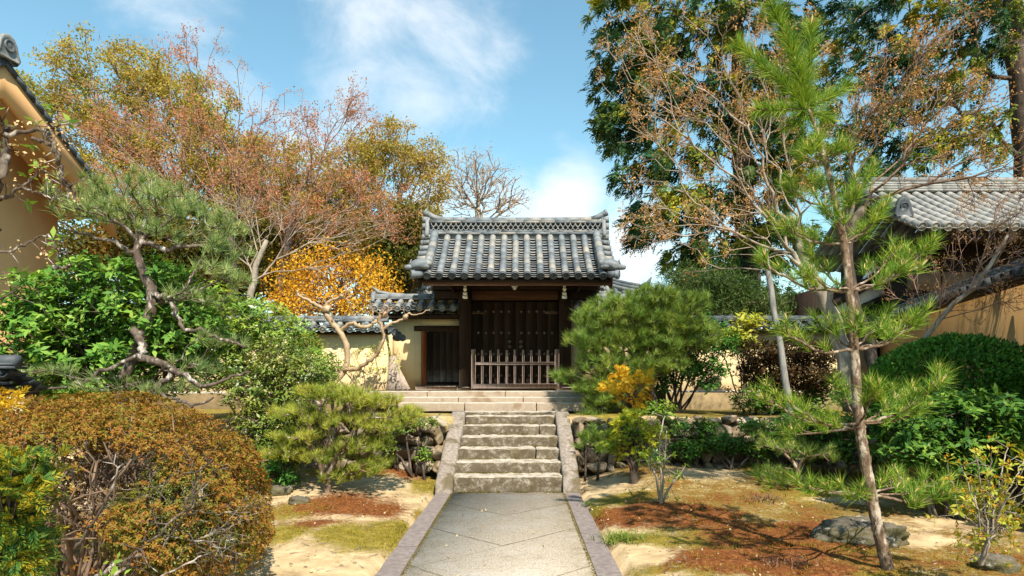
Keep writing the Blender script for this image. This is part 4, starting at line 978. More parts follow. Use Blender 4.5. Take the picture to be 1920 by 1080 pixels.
plaster_wall('garden_wall', 'low wall whose black tile coping shows at the left edge', (-8.6, 7.45), (-5.62, 7.45), -0.05, 1.42, M['plaster'], 9, M['tile_dark'])
# leaning boards
for k, (px, lean, w_, h_) in enumerate([(735, 0.03, 0.20, 0.80), (741, 0.22, 0.17, 0.76), (748, 0.32, 0.13, 0.66), (754, 0.38, 0.10, 0.52)]):
    x = (px - VX) * 15.75 / F; y = 15.62 + 0.03 * k
    lab = ['widest pale board leaning upright at the wall corner', 'tall bleached board leaning second from the wall corner', 'slanted bleached board leaning third from the wall corner', 'shortest narrow board leaning farthest from the wall corner'][k]
    mb = MB(); B0 = np.array((x + lean * 0.45, y - 0.10, TZ)); T0 = np.array((x - lean * 0.55 + 0.05, y + 0.26, TZ + h_))
    mb.prism(B0, T0, (0, -1, 0.3), w_, 0.028); o = mb.build('leaning_board', M['plank']); prop(o, lab, 'board', 'boards leaning at the wall corner')

# ---------------------------------------------------------------- hall roof far behind the gate
hall = thing('temple_hall', 'distant hall with grey hipped tile roof showing behind the gate', 'building', (0.0, 27, 1.2))
ex0, ex1, ey, ez = -5.0, 5.05, 26.0, 4.75; rx0, rx1, ry, rz_ = -2.2, 2.25, 29.2, 6.35
tl, rl_ = MB(), MB()
slopeL = math.hypot(ry - ey, rz_ - ez)
ncol = 34
for c in range(ncol + 1):                          # rolls run up to the hip lines
    x = ex0 + (ex1 - ex0) * c / ncol
    f = 1.0
    if x < rx0: f = (x - ex0) / (rx0 - ex0)
    if x > rx1: f = (ex1 - x) / (ex1 - rx1)
    if f < 0.05: continue
    cur = lambda g_: np.array((x, ey + (ry - ey) * g_, ez + (rz_ - ez) * g_ - 0.22 * 4 * g_ * (1 - g_) * 0.5 + 0.16 * (abs(x) / 5) ** 4 * (1 - g_)))
    gs = np.linspace(0, f, 7); rl_.tube([cur(q) for q in gs], 0.085, 8)
xx = np.linspace(0, 1, 25); V = []; nn = 8
for r_ in range(nn):
    g_ = r_ / (nn - 1)
    a = ex0 + (rx0 - ex0) * g_; b = ex1 + (rx1 - ex1) * g_
    for q in xx:
        x = a + (b - a) * q; V.append((x, ey + (ry - ey) * g_, ez + (rz_ - ez) * g_ - 0.44 * g_ * (1 - g_) + 0.16 * (abs(x) / 5) ** 4 * (1 - g_) - 0.02))
tl.add(V, [[(r_ * 25 + q, r_ * 25 + q + 1, (r_ + 1) * 25 + q + 1, (r_ + 1) * 25 + q) for r_ in range(nn - 1) for q in range(24)]])
V = [(ex0, ey, ez), (rx0, ry, rz_), (rx0, ry + 0.2, rz_), (ex0, ey + 6.6, ez), (ex1, ey, ez), (rx1, ry, rz_), (rx1, ry + 0.2, rz_), (ex1, ey + 6.6, ez)]
tl.add(V, [[(0, 1, 2, 3), (4, 7, 6, 5), (3, 2, 6, 7), (1, 5, 6, 2)]])
hr = tl.build('roof', M['tile'], hall); rl_.build('tile_rolls', M['tile'], hr)
for sx_ in (-1, 1):
    mb = MB(); e = ex0 if sx_ < 0 else ex1; r0 = rx0 if sx_ < 0 else rx1
    pts = []
    for g_ in np.linspace(0.0, 1, 9):
        x = e + (r0 - e) * g_; pts.append(np.array((x, ey + (ry - ey) * g_, ez + (rz_ - ez) * g_ - 0.44 * g_ * (1 - g_) + 0.16 * (abs(x) / 5) ** 4 * (1 - g_) + 0.12)))
    for dz, rr in ((0, 0.12), (0.13, 0.10), (0.24, 0.075)): mb.tube([q + np.array((0, 0, dz)) for q in pts[1:]], rr, 8)
    p = pts[1]; mb.tube([p + np.array((sx_ * 0.05, -0.05, 0.15)), p + np.array((sx_ * 0.32, -0.2, 0.30)), p + np.array((sx_ * 0.42, -0.3, 0.52))], [0.11, 0.09, 0.03], 8)
    mb.tube([pts[0] + np.array((sx_ * -0.1, 0.05, 0)), pts[0] + np.array((sx_ * 0.2, -0.15, 0.12)), pts[0] + np.array((sx_ * 0.35, -0.25, 0.32))], [0.1, 0.08, 0.03], 8)
    mb.build('hip_ridge', M['tile'], hr)
mb = MB(); mb.box(-3.8, 3.8, 27.2, 31, 1.0, 4.78); mb.build('wall', M['wood_dark'], hall)
mb = MB()
for z in (rz_, rz_ + 0.14, rz_ + 0.27): mb.tube([(rx0 - 0.2, ry + 0.1, z + 0.05), (rx1 + 0.2, ry + 0.1, z + 0.05)], 0.12, 8)
mb.build('ridge', M['tile'], hr)

# ---------------------------------------------------------------- right house
hs = thing('temple_house', 'dark timber house with pale weathered tile roof beyond the right wall', 'house', (12, 17, 1.0))
tl, rl_ = MB(), MB()
hx0, hx1, hyr, hzr, hye, hze = 9.1, 22.0, 18.4, 6.72, 15.4, 5.12
Lh = math.hypot(hyr - hye, hzr - hze)
roof_plane(rng, (hx0, hyr, hzr), (1, 0, 0), (0, hye - hyr, hze - hzr), hx1 - hx0, Lh, 42, 13, tl, rl_, 0.095, 0.05, 0.34)
roof_plane(rng, (hx0, hyr, hzr), (1, 0, 0), (0, hyr - hye, hze - hzr), hx1 - hx0, Lh, 42, 4, tl, MB(), 0.095, 0.05, 0.34, False)
hr = tl.build('roof', M['tile_pale'], hs); rl_.build('tile_rolls', M['tile_pale'], hr)
mb = MB(); A = np.array((hx0, hyr, 0)); B = np.array((hx1, hyr, 0))
for k in range(4): noshi(mb, rng, A, B, 0.44 - 0.04 * k, hzr + 0.05 + 0.07 * k, hzr + 0.11 + 0.07 * k, 0.4)
mb.tube([A + (0, 0, hzr + 0.40), B + (0, 0, hzr + 0.40)], 0.09, 10)
mb.build('ridge', M['tile_pale'], hr)
mb = MB(); Dn = norm((0, hye - hyr, hze - hzr))
for k in range(9):
    a = np.array((hx0 + 0.12, hyr, hzr + 0.16)) + Dn * (k * 0.29); mb.tube([a, a + Dn * 0.3], [0.1, 0.108], 10)
end_tile(mb, np.array((hx0 + 0.15, hyr, hzr)) + Dn * 2.55 + np.array((0, -0.05, 0.05)), Dn + np.array((0, -0.3, 0)), 0.42, 0.5)
end_tile(mb, (hx0 - 0.04, hyr, hzr), (-1, 0, 0), 0.55, 0.66)
mb.build('ridge_end_tile', M['tile_dark'], hr)
mb = MB(); mb.box(9.8, 21.5, 16.6, 20.4, 0.6, 5.0); wl_ = mb.build('wall', M['wood_dark'], hs)
mb = MB(); mb.box(hx0 + 0.1, hx1, hye + 0.1, hyr, hze - 0.13, hze - 0.07)
mb.box(hx0 + 0.1, hx1, hye + 0.15, hye + 0.27, hze - 0.26, hze - 0.135)
for k in range(36): mb.prism((hx0 + 0.2 + 0.37 * k, hye + 0.1, hze - 0.18), (hx0 + 0.2 + 0.37 * k, hyr - 1.2, hze + 0.05), (0, 0, 1), 0.07, 0.09)
mb.build('eave_rafters', M['wood_dark'], hs)
for k in range(7):
    mb = MB(); x0 = 9.62 + 1.7 * k; mb.box(x0, x0 + 0.82, 16.56, 16.6, 3.85, 4.3); mb.box(x0 + 0.86, x0 + 1.62, 16.56, 16.6, 3.85, 4.3); mb.box(x0, x0 + 1.62, 16.56, 16.6, 3.3, 3.65); mb.build('plaster_panel', M['panel'], hs)
# lower lean-to with white plastered sloping gable bands
ln_ = thing('lean_to', 'lean-to with white plaster bands under sloping dark eaves beyond the ochre wall', 'outbuilding', (8.6, 17.9, 1.0))
mb = MB(); mb.box(8.0, 9.5, 18.2, 20, 0.6, 4.1); mb.build('wall', M['wood_dark'], ln_)
def Pw(px, py, Y=18.0): return P(px, py, Y)
for (q, nm) in (([(1556, 577), (1650, 520), (1668, 520), (1668, 553), (1556, 603)], 'plaster_band'), ([(1612, 545), (1630, 500), (1652, 500), (1652, 520), (1612, 550)], 'plaster_band'), ([(1553, 600), (1600, 592), (1600, 612), (1553, 612)], 'plaster_band')):
    mb = MB(); n = len(q); V = [Pw(*s_) for s_ in q] + [Pw(*s_) + np.array((0, 0.12, 0)) for s_ in q]
    mb.add(V, [[list(range(n))], [list(range(n, 2 * n))[::-1]], [(i_, i_ + n, (i_ + 1) % n + n, (i_ + 1) % n) for i_ in range(n)]]); mb.build(nm, M['white_wall'], ln_)
for (a, b, w_) in (((1535, 585), (1680, 505), 0.16), ((1535, 612), (1680, 548), 0.14), ((1600, 545), (1700, 470), 0.12)):
    mb = MB(); mb.prism(Pw(*a, 17.9), Pw(*b, 17.9), (0, 1, 0), w_, 0.5); mb.build('sloping_eave', M['wood_dark'], ln_)

# ---------------------------------------------------------------- left house, gable towards the garden
lh = thing('plaster_house', 'tan plaster house gable with grey tile verge at the left edge', 'house', (-10, 12, 0.2))
ap = np.array(P(8, 118, 12.0)); ev = np.array(P(182, 345, 14.3)); ub = norm(np.array((ev[0] - ap[0], ev[1] - ap[1], 0)))   # along the wall
nb = np.array((ub[1], -ub[0], 0))                   # out of the wall
run_l = np.linalg.norm((ev - ap)[:2]); sl_ = (ap[2] - ev[2]) / run_l
def lh_pt(u, o, dz): return ap + ub * u + nb * o + np.array((0, 0, -sl_ * abs(u) + dz))
OV = 1.0
def slab(mb, us, o0, o1, z0, z1):
    V = [lh_pt(u, o, z) for u in us for (o, z) in ((o0, z0), (o1, z0), (o1, z1), (o0, z1))]; n = len(us)
    Q = [(i_ * 4 + j, i_ * 4 + (j + 1) % 4, (i_ + 1) * 4 + (j + 1) % 4, (i_ + 1) * 4 + j) for i_ in range(n - 1) for j in range(4)]
    mb.add(V, [Q, [(3, 2, 1, 0)], [tuple((n - 1) * 4 + j for j in range(4))]])
us = [-run_l - 0.6, 0.0, run_l + 0.6]
mb = MB(); slab(mb, us, -0.12, 0.0, -0.62, 0.0); mb.build('bargeboard', M['house'], lh)
mb = MB(); slab(mb, us, -6.0, -0.121, -0.20, -0.06); mb.build('soffit', M['house'], lh)
mb = MB(); w0 = lh_pt(0, -OV, 0)
for (a, b) in ((-run_l + 0.5, 0.0), (0.0, run_l + 0.12)):
    V = []
    for o in (-OV, -OV - 0.25):
        for (u, top) in ((a, 0), (a, 1), (b, 1), (b, 0)):
            q = lh_pt(u, o, -0.165); V.append((q[0], q[1], q[2] if top else 0.0))
    mb.add(V, [[(0, 1, 2, 3), (4, 7, 6, 5), (0, 4, 5, 1), (1, 5, 6, 2), (2, 6, 7, 3)]])
q0 = lh_pt(run_l - 0.5, -OV, -0.165); q1 = lh_pt(run_l - 0.5, -6, -0.165)
mb.build('wall', M['house'], lh)
mb = MB(); slab(mb, us, -6.0, 0.05, 0.004, 0.05); lr = mb.build('roof', M['tile_dark'], lh)
mb = MB()
for sg in (-1, 1):
    n = 14
    for k in range(n):
        a = sg * (run_l + 0.6) * k / n; b = sg * (run_l + 0.6) * (k + 1) / n + sg * 0.01
        mb.tube([lh_pt(a, 0.0, 0.05), lh_pt(b, 0.0, 0.052)], [0.042, 0.045], 9)
        slab(mb, sorted([a, b]), -0.1, 0.055, -0.05, 0.03)
        for o in (-0.4, -0.75, -1.1, -1.5, -1.9, -2.3): mb.tube([lh_pt(a, o, 0.08), lh_pt(b, o, 0.085)], [0.07, 0.075], 7)
mb.build('verge_tiles', M['tile_dark'], lr)
mb = MB(); c0 = lh_pt(0, 0.02, 0)
mb.tube([c0 + np.array((0, 0, 0.14)) - nb * 0.0, c0 + np.array((0, 0, 0.14)) - nb * 5], 0.16, 10); mb.tube([c0 + np.array((0, 0, 0.3)), c0 + np.array((0, 0, 0.3)) - nb * 5], 0.1, 10)
mb.lathe(c0 + ub * 0.14 + np.array((0, 0, 0.10)), nb, [(0.10, -0.3), (0.105, 0.05), (0.085, 0.06), (0.075, 0.03), (0.03, 0.04)], 14)
mb.build('ridge', M['tile_dark'], lr)
mb = MB(); end_tile(mb, c0 + nb * 0.06 + np.array((0, 0, 0.06)) - ub * 0.02, nb, 0.46, 0.46); mb.build('ridge_end_tile', M['tile'], lr)

# ---------------------------------------------------------------- trees beyond the walls
def bg_tree(name, label, seed, trunk, tr, ls, Y, ntip, leaf, n_per, size, spread, bark, twig=None, dr=None, group=None, catg='tree', w=0.55, step=0.9, shell=0.42, aspect=0.5, rtip=0.02, droop=0.0, jit=0.12, thick=0.07, pw=0.42, up=0.4, flat=0.8, rmax=None):
    rng = np.random.default_rng(seed); T = pline(trunk)
    T = jitter_line(rng, T, len(T) * 4, 0.04)
    pts = lobes(rng, ls, Y, ntip, dr, shell, 0.0)
    g = atree(rng, T, np.interp(np.linspace(0, 1, len(T)), np.linspace(0, 1, len(tr)), tr), pts, w, step, jit, rtip, pw, up, tmin=0.25, rmax=rmax)
    root = thing(name, label, catg, T[0], group)
    wood(g[0], root, bark, twig, rng, thick)
    if n_per: mk('crown', *[*(lambda v: (v[0], [v[1]]))(leafmesh(rng, g[1], n_per, spread, size, aspect, 0.3, g[2], 0.4, droop, 0.05, flat=flat))], leaf, root)
    return root, g, rng

bg_tree('camphor_tree', 'tallest olive gold camphor tree above the tan house roof', 21, [(330, 640, 30), (325, 520, 30), (330, 420, 30), (300, 330, 30), (280, 260, 30)], [0.5, 0.42, 0.34, 0.22, 0.1],
        [(120, 170, 75, 60), (215, 130, 95, 55), (300, 165, 90, 70), (370, 220, 80, 70), (420, 280, 65, 70), (180, 230, 110, 70), (290, 270, 110, 70), (110, 260, 60, 70), (370, 350, 110, 70), (240, 350, 110, 60), (450, 370, 60, 60)],
        30, 520, L['camphor'], 125, 0.125, 0.24, M['bark_dark'], M['twig_brown'], 2.6, flat=0.7)
bg_tree('camphor_tree', 'amber olive broadleaf tree left of the gate roof with open lower trunk forks', 22, [(745, 560, 32), (742, 480, 32), (745, 420, 32), (752, 350, 32)], [0.3, 0.25, 0.2, 0.08],
        [(690, 280, 60, 40), (755, 270, 60, 34), (800, 310, 42, 40), (660, 330, 55, 45), (730, 320, 70, 40), (815, 350, 30, 40), (690, 400, 80, 45), (780, 395, 50, 40), (640, 400, 60, 60)],
        32, 270, L['camphor2'], 110, 0.125, 0.22, M['bark_grey'], M['twig_grey'], 2.2, flat=0.7)
bg_tree('camphor_tree', 'amber broadleaf tree between the two larger camphor crowns', 23, [(540, 600, 31), (540, 500, 31), (535, 420, 31), (530, 360, 31)], [0.34, 0.28, 0.2, 0.08],
        [(510, 300, 70, 42), (570, 310, 60, 45), (480, 350, 70, 60), (560, 370, 80, 60), (620, 350, 40, 50), (470, 430, 80, 50), (570, 440, 90, 50)],
        31, 280, L['camphor2'], 110, 0.125, 0.23, M['bark_dark'], M['twig_brown'], 2.2, flat=0.7)
for k, (lab, tk, ls, Y, sd_) in enumerate([
    ('bare grey branched tree rising behind the gate ridge', [(905, 470, 38), (900, 420, 38), (895, 390, 38)], [(870, 330, 40, 60), (900, 320, 50, 45), (930, 345, 50, 45), (960, 375, 40, 30), (850, 360, 30, 50), (905, 380, 70, 30)], 38, 31)]):
    bg_tree('bare_tree', lab, sd_, tk, [0.3, 0.24, 0.16], ls, Y, 620, L['rustbud'], 3, 0.10, 0.2, M['bark_grey'], M['twig_grey'], 2.0, w=0.35, rtip=0.017, step=0.7, jit=0.06, shell=0.5, pw=0.36)
# thicket between the wall and the tall trees
und = [('olive green shrub mass behind the left wall, darkest of the thicket', (470, 600), [(430, 480, 80, 70), (500, 500, 60, 70), (400, 550, 60, 50), (520, 440, 50, 40)], 24, 41),
       ('rusty olive shrub behind the orange maple', (640, 600), [(600, 450, 90, 45), (680, 455, 80, 50), (560, 470, 50, 60), (740, 470, 50, 60)], 26, 42),
       ('olive bush close beside the left side of the gate roof', (770, 610), [(750, 490, 45, 55), (770, 430, 25, 40), (720, 500, 50, 60)], 25, 43),
       ('olive bush behind the left pine crown', (300, 640), [(230, 470, 90, 60), (330, 490, 80, 70), (150, 480, 50, 60), (280, 420, 80, 40)], 23, 44)]
for lab, (bx_, by_), ls, Y, sd_ in und:
    bg_tree('understory_bush', lab, sd_, [(bx_, by_, Y), (bx_, by_ - 60, Y)], [0.12, 0.07], ls, Y, 260, L['understory'], 70, 0.16, 0.30, M['bark_dark'], M['twig_brown'], 1.4, group='bushes behind the left wall', catg='bush', rtip=0.012, step=0.6)
bg_tree('orange_maple', 'bright yellow orange maple glowing behind the left wall', 45, [(640, 620, 20), (640, 570, 20), (636, 530, 20)], [0.1, 0.08, 0.05],
        [(560, 520, 40, 40), (610, 495, 50, 34), (680, 510, 50, 34), (715, 550, 30, 30), (600, 565, 80, 40), (670, 575, 50, 35), (540, 570, 30, 30)], 20, 420, L['orange'], 24, 0.095, 0.22, M['bark_dark'], M['twig_brown'], 1.2, rtip=0.008, step=0.4, thick=0.03)

def maple(label, seed, trunk, tr, ls, Y, n1, n2, leaf, nbud, bsize, bark, twig, dr, w=0.55, rtip=0.0075, ydev=0.0, pw=0.42, name='maple_tree', step=0.45, tw=0.42):
    """vase of limbs, then forked twigs on every limb end, with buds along the twigs"""
    rng = np.random.default_rng(seed); T = jitter_line(rng, pline(trunk), len(trunk) * 5, 0.02)
    pts = lobes(rng, ls, Y, n1, dr, 0.55, ydev)
    g, tips, td = atree(rng, T, np.interp(np.linspace(0, 1, len(T)), np.linspace(0, 1, len(tr)), tr), pts, w, step, 0.045, rtip, pw, 0.5, 0.35, 0.3)
    A = []; B = []; ra = []; rb = []; ends = []
    for q in range(n2):
        i = rng.integers(len(tips)); p = tips[i]; d_ = norm(td[i] * 0.9 + norm(rng.normal(size=3)) * 0.75 + np.array((0, 0, 0.18)))
        ln = tw * rng.uniform(0.5, 1.3); r0 = rtip * 0.85
        for s_ in range(3):
            e = p + d_ * ln / 3; A.append(p); B.append(e); ra.append(r0); rb.append(r0 * 0.82); r0 *= 0.82
            if rng.random() < 0.8:
                d2 = norm(d_ + norm(rng.normal(size=3)) * 0.8); e2 = e + d2 * ln * rng.uniform(0.25, 0.5); A.append(e); B.append(e2); ra.append(r0 * 0.85); rb.append(r0 * 0.55); ends.append(e2)
            p = e; d_ = norm(d_ + rng.normal(0, 0.22, 3))
        ends.append(p)
    root = thing(name, label, 'tree', T[0])
    g['A'] = np.concatenate((g['A'], A)); g['B'] = np.concatenate((g['B'], B)); g['ra'] = np.concatenate((g['ra'], ra)); g['rb'] = np.concatenate((g['rb'], rb)); g['trunk'] = np.concatenate((g['trunk'], np.zeros(len(A), bool)))
    wood(g, root, bark, twig, rng, 0.03)
    ends = np.array(ends)
    if nbud: v_, q = leafmesh(rng, ends, nbud, bsize * 0.9, bsize, 0.5, 0.3); mk('buds', v_, [q], leaf, root)
    return root
maple('red budding maple with tall bare leader left of centre', 51, [(432, 620, 19), (436, 520, 19), (430, 440, 19), (426, 395, 19)], [0.17, 0.14, 0.12, 0.07],
      [(375, 130, 40, 70), (330, 250, 90, 60), (240, 320, 80, 70), (400, 260, 80, 70), (490, 190, 40, 60), (470, 270, 70, 80), (180, 250, 50, 60), (330, 350, 120, 50), (430, 370, 90, 50), (260, 230, 70, 50), (560, 210, 30, 30)], 19, 330, 560, L['redbud'], 6, 0.06, M['bark_dark'], M['twig_red'], 2.2)
maple('red budding maple spreading right towards the gate roof', 52, [(520, 620, 20), (530, 520, 20), (545, 420, 20), (553, 380, 20)], [0.16, 0.14, 0.12, 0.08],
      [(655, 210, 55, 55), (590, 270, 50, 60), (680, 230, 35, 30), (620, 340, 80, 50), (700, 380, 60, 50), (560, 400, 90, 60), (740, 430, 40, 30), (640, 430, 80, 40), (500, 330, 50, 60)], 20, 290, 480, L['redbud'], 6, 0.06, M['bark_dark'], M['twig_red'], 2.0)
maple('pale leaning bare tree with long branches reaching over the left wall', 53, [(462, 640, 14), (470, 560, 14), (480, 500, 14), (500, 450, 14)], [0.085, 0.075, 0.065, 0.04],
      [(560, 420, 60, 40), (640, 440, 60, 40), (480, 400, 50, 50), (700, 470, 40, 22), (420, 450, 40, 50), (590, 500, 40, 22)], 14, 45, 110, L['rustbud'], 1, 0.04, M['bark_grey'], M['twig_grey'], 1.2, name='bare_tree')

# ---------------------------------------------------------------- cedars on the right
def cedar(label, seed, trunk, tr, ls, Y, ntip, n_per, dr, size=0.22, spread=0.24):
    rng = np.random.default_rng(seed); T = jitter_line(rng, pline(trunk), len(trunk) * 4, 0.03)
    pts = lobes(rng, ls, Y, ntip, dr, 0.4)
    g, tips, td = atree(rng, T, np.interp(np.linspace(0, 1, len(T)), np.linspace(0, 1, len(tr)), tr), pts, 0.12, 0.7, 0.06, 0.014, 0.45, -0.1, 0.3, 0.1)
    tips = tips + rng.normal(0, 0.02, tips.shape)
    root = thing('cedar_tree', label, 'tree', T[0]); wood(g, root, M['bark_dark'], M['twig_brown'], rng, 0.06)
    o = norm(tips - np.array([np.interp(tips[:, 2], T[:, 2], T[:, k]) for k in (0, 1)] + [tips[:, 2]]).T); o[:, 2] -= 0.25
    v_, q = fronds(rng, tips, o, n_per, 7, size, 0.4, 0.17); mk('crown', v_, [q], L['cedar'], root); return root
cedar('tall dark cedar with drooping yellow tipped sprays right of the gate', 61, [(1405, 640, 28), (1400, 500, 28), (1392, 300, 28), (1385, 120, 28), (1380, -190, 28)], [0.5, 0.46, 0.4, 0.3, 0.06],
      [(1160, 15, 60, 30), (1230, 20, 60, 40), (1150, 130, 50, 26), (1215, 110, 60, 45), (1150, 210, 40, 34), (1185, 255, 60, 36), (1210, 190, 60, 45), (1200, 330, 55, 34), (1240, 400, 60, 40), (1215, 440, 36, 24), (1290, 60, 60, 50), (1300, 170, 60, 60), (1290, 290, 70, 50), (1320, 390, 80, 50), (1330, 480, 80, 45), (1300, 540, 50, 36),
       (1370, 50, 60, 60), (1400, 200, 80, 90), (1430, 340, 80, 70), (1420, 460, 90, 60), (1470, 90, 50, 80), (1390, 560, 80, 40), (1490, 250, 50, 80), (1385, -60, 90, 50), (1380, -150, 50, 60)], 28, 900, 11, 2.8, 0.44)
cedar('second tall cedar at the right with sky showing through its crown', 62, [(1935, 640, 22), (1928, 400, 22), (1918, 200, 22), (1900, 60, 22), (1886, -190, 22)], [0.42, 0.38, 0.34, 0.3, 0.06],
      [(1560, 60, 60, 60), (1640, 40, 60, 40), (1600, 140, 55, 40), (1700, 110, 60, 40), (1790, 60, 70, 50), (1690, 190, 70, 34), (1760, 170, 60, 40), (1840, 120, 60, 50), (1640, 250, 50, 34), (1740, 270, 60, 34), (1820, 250, 40, 40), (1700, 30, 60, 30), (1900, 40, 50, 60), (1560, 250, 40, 50), (1830, 310, 24, 20), (1690, 320, 40, 20), (1600, 330, 50, 30), (1890, -60, 90, 50), (1885, -150, 40, 60)], 22, 440, 11, 2.4, 0.34)
bg_tree('far_pine', 'dull green pine behind the right wall under the cedar', 63, [(1330, 620, 20), (1325, 560, 20), (1320, 520, 20)], [0.12, 0.1, 0.06], [(1300, 540, 60, 36), (1360, 550, 60, 40), (1420, 570, 60, 36), (1280, 580, 40, 26), (1340, 585, 60, 20), (1500, 580, 40, 30)], 20, 240, L['pine_far'], 90, 0.16, 0.22, M['bark_dark'], M['twig_brown'], 1.0, aspect=0.14, rtip=0.009, step=0.4, thick=0.03)

# ---------------------------------------------------------------- bare maple in front of the right house
maple('large grey trunked maple with rusty buds fanning out on the right', 71, [(1600, 770, 10.6), (1588, 700, 10.6), (1568, 620, 10.7), (1545, 560, 10.8), (1515, 500, 10.8), (1500, 455, 10.8)], [0.15, 0.135, 0.12, 0.11, 0.10, 0.07],
      [(1180, 70, 60, 50), (1160, 110, 40, 26), (1260, 120, 70, 70), (1230, 220, 80, 60), (1330, 180, 70, 80), (1290, 320, 100, 60), (1210, 390, 60, 30), (1390, 270, 80, 80), (1260, 430, 90, 30), (1400, 120, 50, 90), (1340, 420, 90, 40), (1440, 380, 80, 60), (1480, 160, 50, 100), (1380, 480, 60, 30)], 10.8, 240, 420, L['rustbud'], 6, 0.042, M['bark_grey'], M['twig_grey'], 1.5, rtip=0.0058, step=0.3, tw=0.30, pw=0.47)
maple('dark limbed maple with brown buds reaching right above the pale roof', 72, [(1650, 760, 10.2), (1640, 680, 10.2), (1600, 560, 10.3), (1590, 450, 10.4), (1620, 390, 10.4)], [0.10, 0.09, 0.085, 0.08, 0.06],
      [(1640, 170, 70, 90), (1700, 240, 80, 70), (1780, 180, 80, 80), (1760, 310, 80, 40), (1850, 250, 60, 60), (1600, 260, 40, 70), (1860, 330, 60, 40), (1720, 100, 80, 60), (1900, 300, 40, 60)], 10.4, 190, 360, L['rustbud'], 5, 0.038, M['bark_dark'], M['twig_brown'], 1.4, rtip=0.0055, step=0.3, tw=0.30, pw=0.46)
maple('low red brown twiggy maple in front of the dark house wall', 73, [(1690, 740, 9.4), (1700, 690, 9.4), (1760, 600, 9.4), (1830, 530, 9.4), (1890, 440, 9.4)], [0.04, 0.04, 0.036, 0.03, 0.02],
      [(1780, 500, 60, 40), (1850, 440, 50, 50), (1890, 480, 40, 50), (1720, 570, 50, 30), (1820, 560, 60, 30), (1880, 380, 40, 40), (1900, 560, 30, 30)], 9.4, 90, 260, L['rustbud'], 2, 0.03, M['bark_grey'], M['twig_red'], 0.8, rtip=0.0042, step=0.25, tw=0.26)

# ---------------------------------------------------------------- pines shaped by pruning
def pads(rng, ls, Y, n, dr, dens=0.5):
    """points filling flat cloud pads; lobes (px, py, rx, ry[, dY])"""
    return lobes(rng, ls, Y, n, dr, dens)
def cloud_pine(label, seed, trunk, tr, ls, Y, ntip, leaf, n_per, length, width, bark, dr, name='garden_pine', extra=None, w=0.35, rtip=0.0055, thick=0.022, step=0.22, upw=0.9, spread=0.95):
    rng = np.random.default_rng(seed); T = jitter_line(rng, pline(trunk), len(trunk) * 5, 0.012)
    pts = pads(rng, ls, Y, ntip, dr)
    g, tips, td = atree(rng, T, np.interp(np.linspace(0, 1, len(T)), np.linspace(0, 1, len(tr)), tr), pts, w, step, 0.03, rtip, 0.42, 0.2, 0.35, 0.12)
    root = thing(name, label, 'pine', T[0]); t_ = wood(g, root, bark, bark, rng, thick, 8, amp=0.1)
    if extra:
        mb = MB()
        for e in extra:
            q = jitter_line(rng, pline(e[0]), len(e[0]) * 4, 0.015); mb.tube(q, np.linspace(e[1], e[2], len(q)), 8, True, rng, 0.1)
        mb.build('limb', bark, root, True)
    D = norm(td * 0.5 + np.array((0, 0, upw)) + rng.normal(0, 0.25, td.shape))
    v_, q = needles(rng, tips, D, n_per, length, width, spread); mk('needles', v_, [q], leaf, root)
    # candle buds on some shoots
    k = rng.random(len(tips)) < 0.35; c = tips[k]; d_ = D[k]; mbV, mbQ = seg_tubes(c, c + d_ * length * 0.45, np.full(len(c), 0.006), np.full(len(c), 0.003), 4)
    prop(mk('candles', mbV, [mbQ], M['candle'], root), kind='stuff')
    return root
M['candle'] = surf('candle_bud', (0.36, 0.22, 0.08), (0.52, 0.38, 0.18), 8, 0.8, 0)

cloud_pine('large old pine with crooked lichened trunk on the left', 81, [(228, 775, 8.6), (228, 720, 8.6), (240, 690, 8.6), (262, 640, 8.55), (280, 590, 8.5), (288, 548, 8.5), (268, 515, 8.5), (256, 480, 8.5), (264, 452, 8.5)], [0.09, 0.082, 0.08, 0.076, 0.068, 0.064, 0.056, 0.05, 0.04],
      [(145, 388, 50, 12), (210, 360, 70, 18), (290, 350, 60, 16), (230, 405, 110, 22), (350, 390, 70, 20), (400, 420, 60, 20), (420, 470, 40, 20), (340, 440, 60, 16), (430, 520, 40, 22), (370, 560, 45, 14),
       (110, 700, 90, 16), (220, 720, 60, 14), (330, 728, 60, 14), (410, 640, 40, 16), (380, 690, 50, 16), (60, 700, 40, 14)], 8.6, 470, L['pine_old'], 46, 0.15, 0.0074, M['bark_lichen'], 0.75,
      extra=[([(285, 552, 8.45), (320, 560, 8.4), (330, 590, 8.3), (345, 615, 8.3), (385, 622, 8.3), (420, 640, 8.3), (460, 648, 8.3)], 0.038, 0.014),
             ([(250, 620, 8.4), (265, 645, 8.3), (270, 670, 8.25), (310, 682, 8.2), (325, 700, 8.2), (300, 720, 8.2), (285, 735, 8.2)], 0.055, 0.03),
             ([(310, 682, 8.2), (345, 705, 8.15), (390, 722, 8.1), (440, 705, 8.1), (470, 698, 8.1)], 0.034, 0.012),
             ([(285, 735, 8.2), (320, 745, 8.15), (360, 762, 8.1), (400, 745, 8.1)], 0.026, 0.012),
             ([(270, 660, 8.4), (200, 690, 8.3), (150, 720, 8.3), (90, 730, 8.3)], 0.03, 0.012),
             ([(256, 480, 8.5), (215, 455, 8.45), (160, 440, 8.4), (110, 415, 8.4)], 0.034, 0.012),
             ([(264, 452, 8.5), (310, 468, 8.45), (350, 462, 8.4), (400, 460, 8.4)], 0.04, 0.016)])
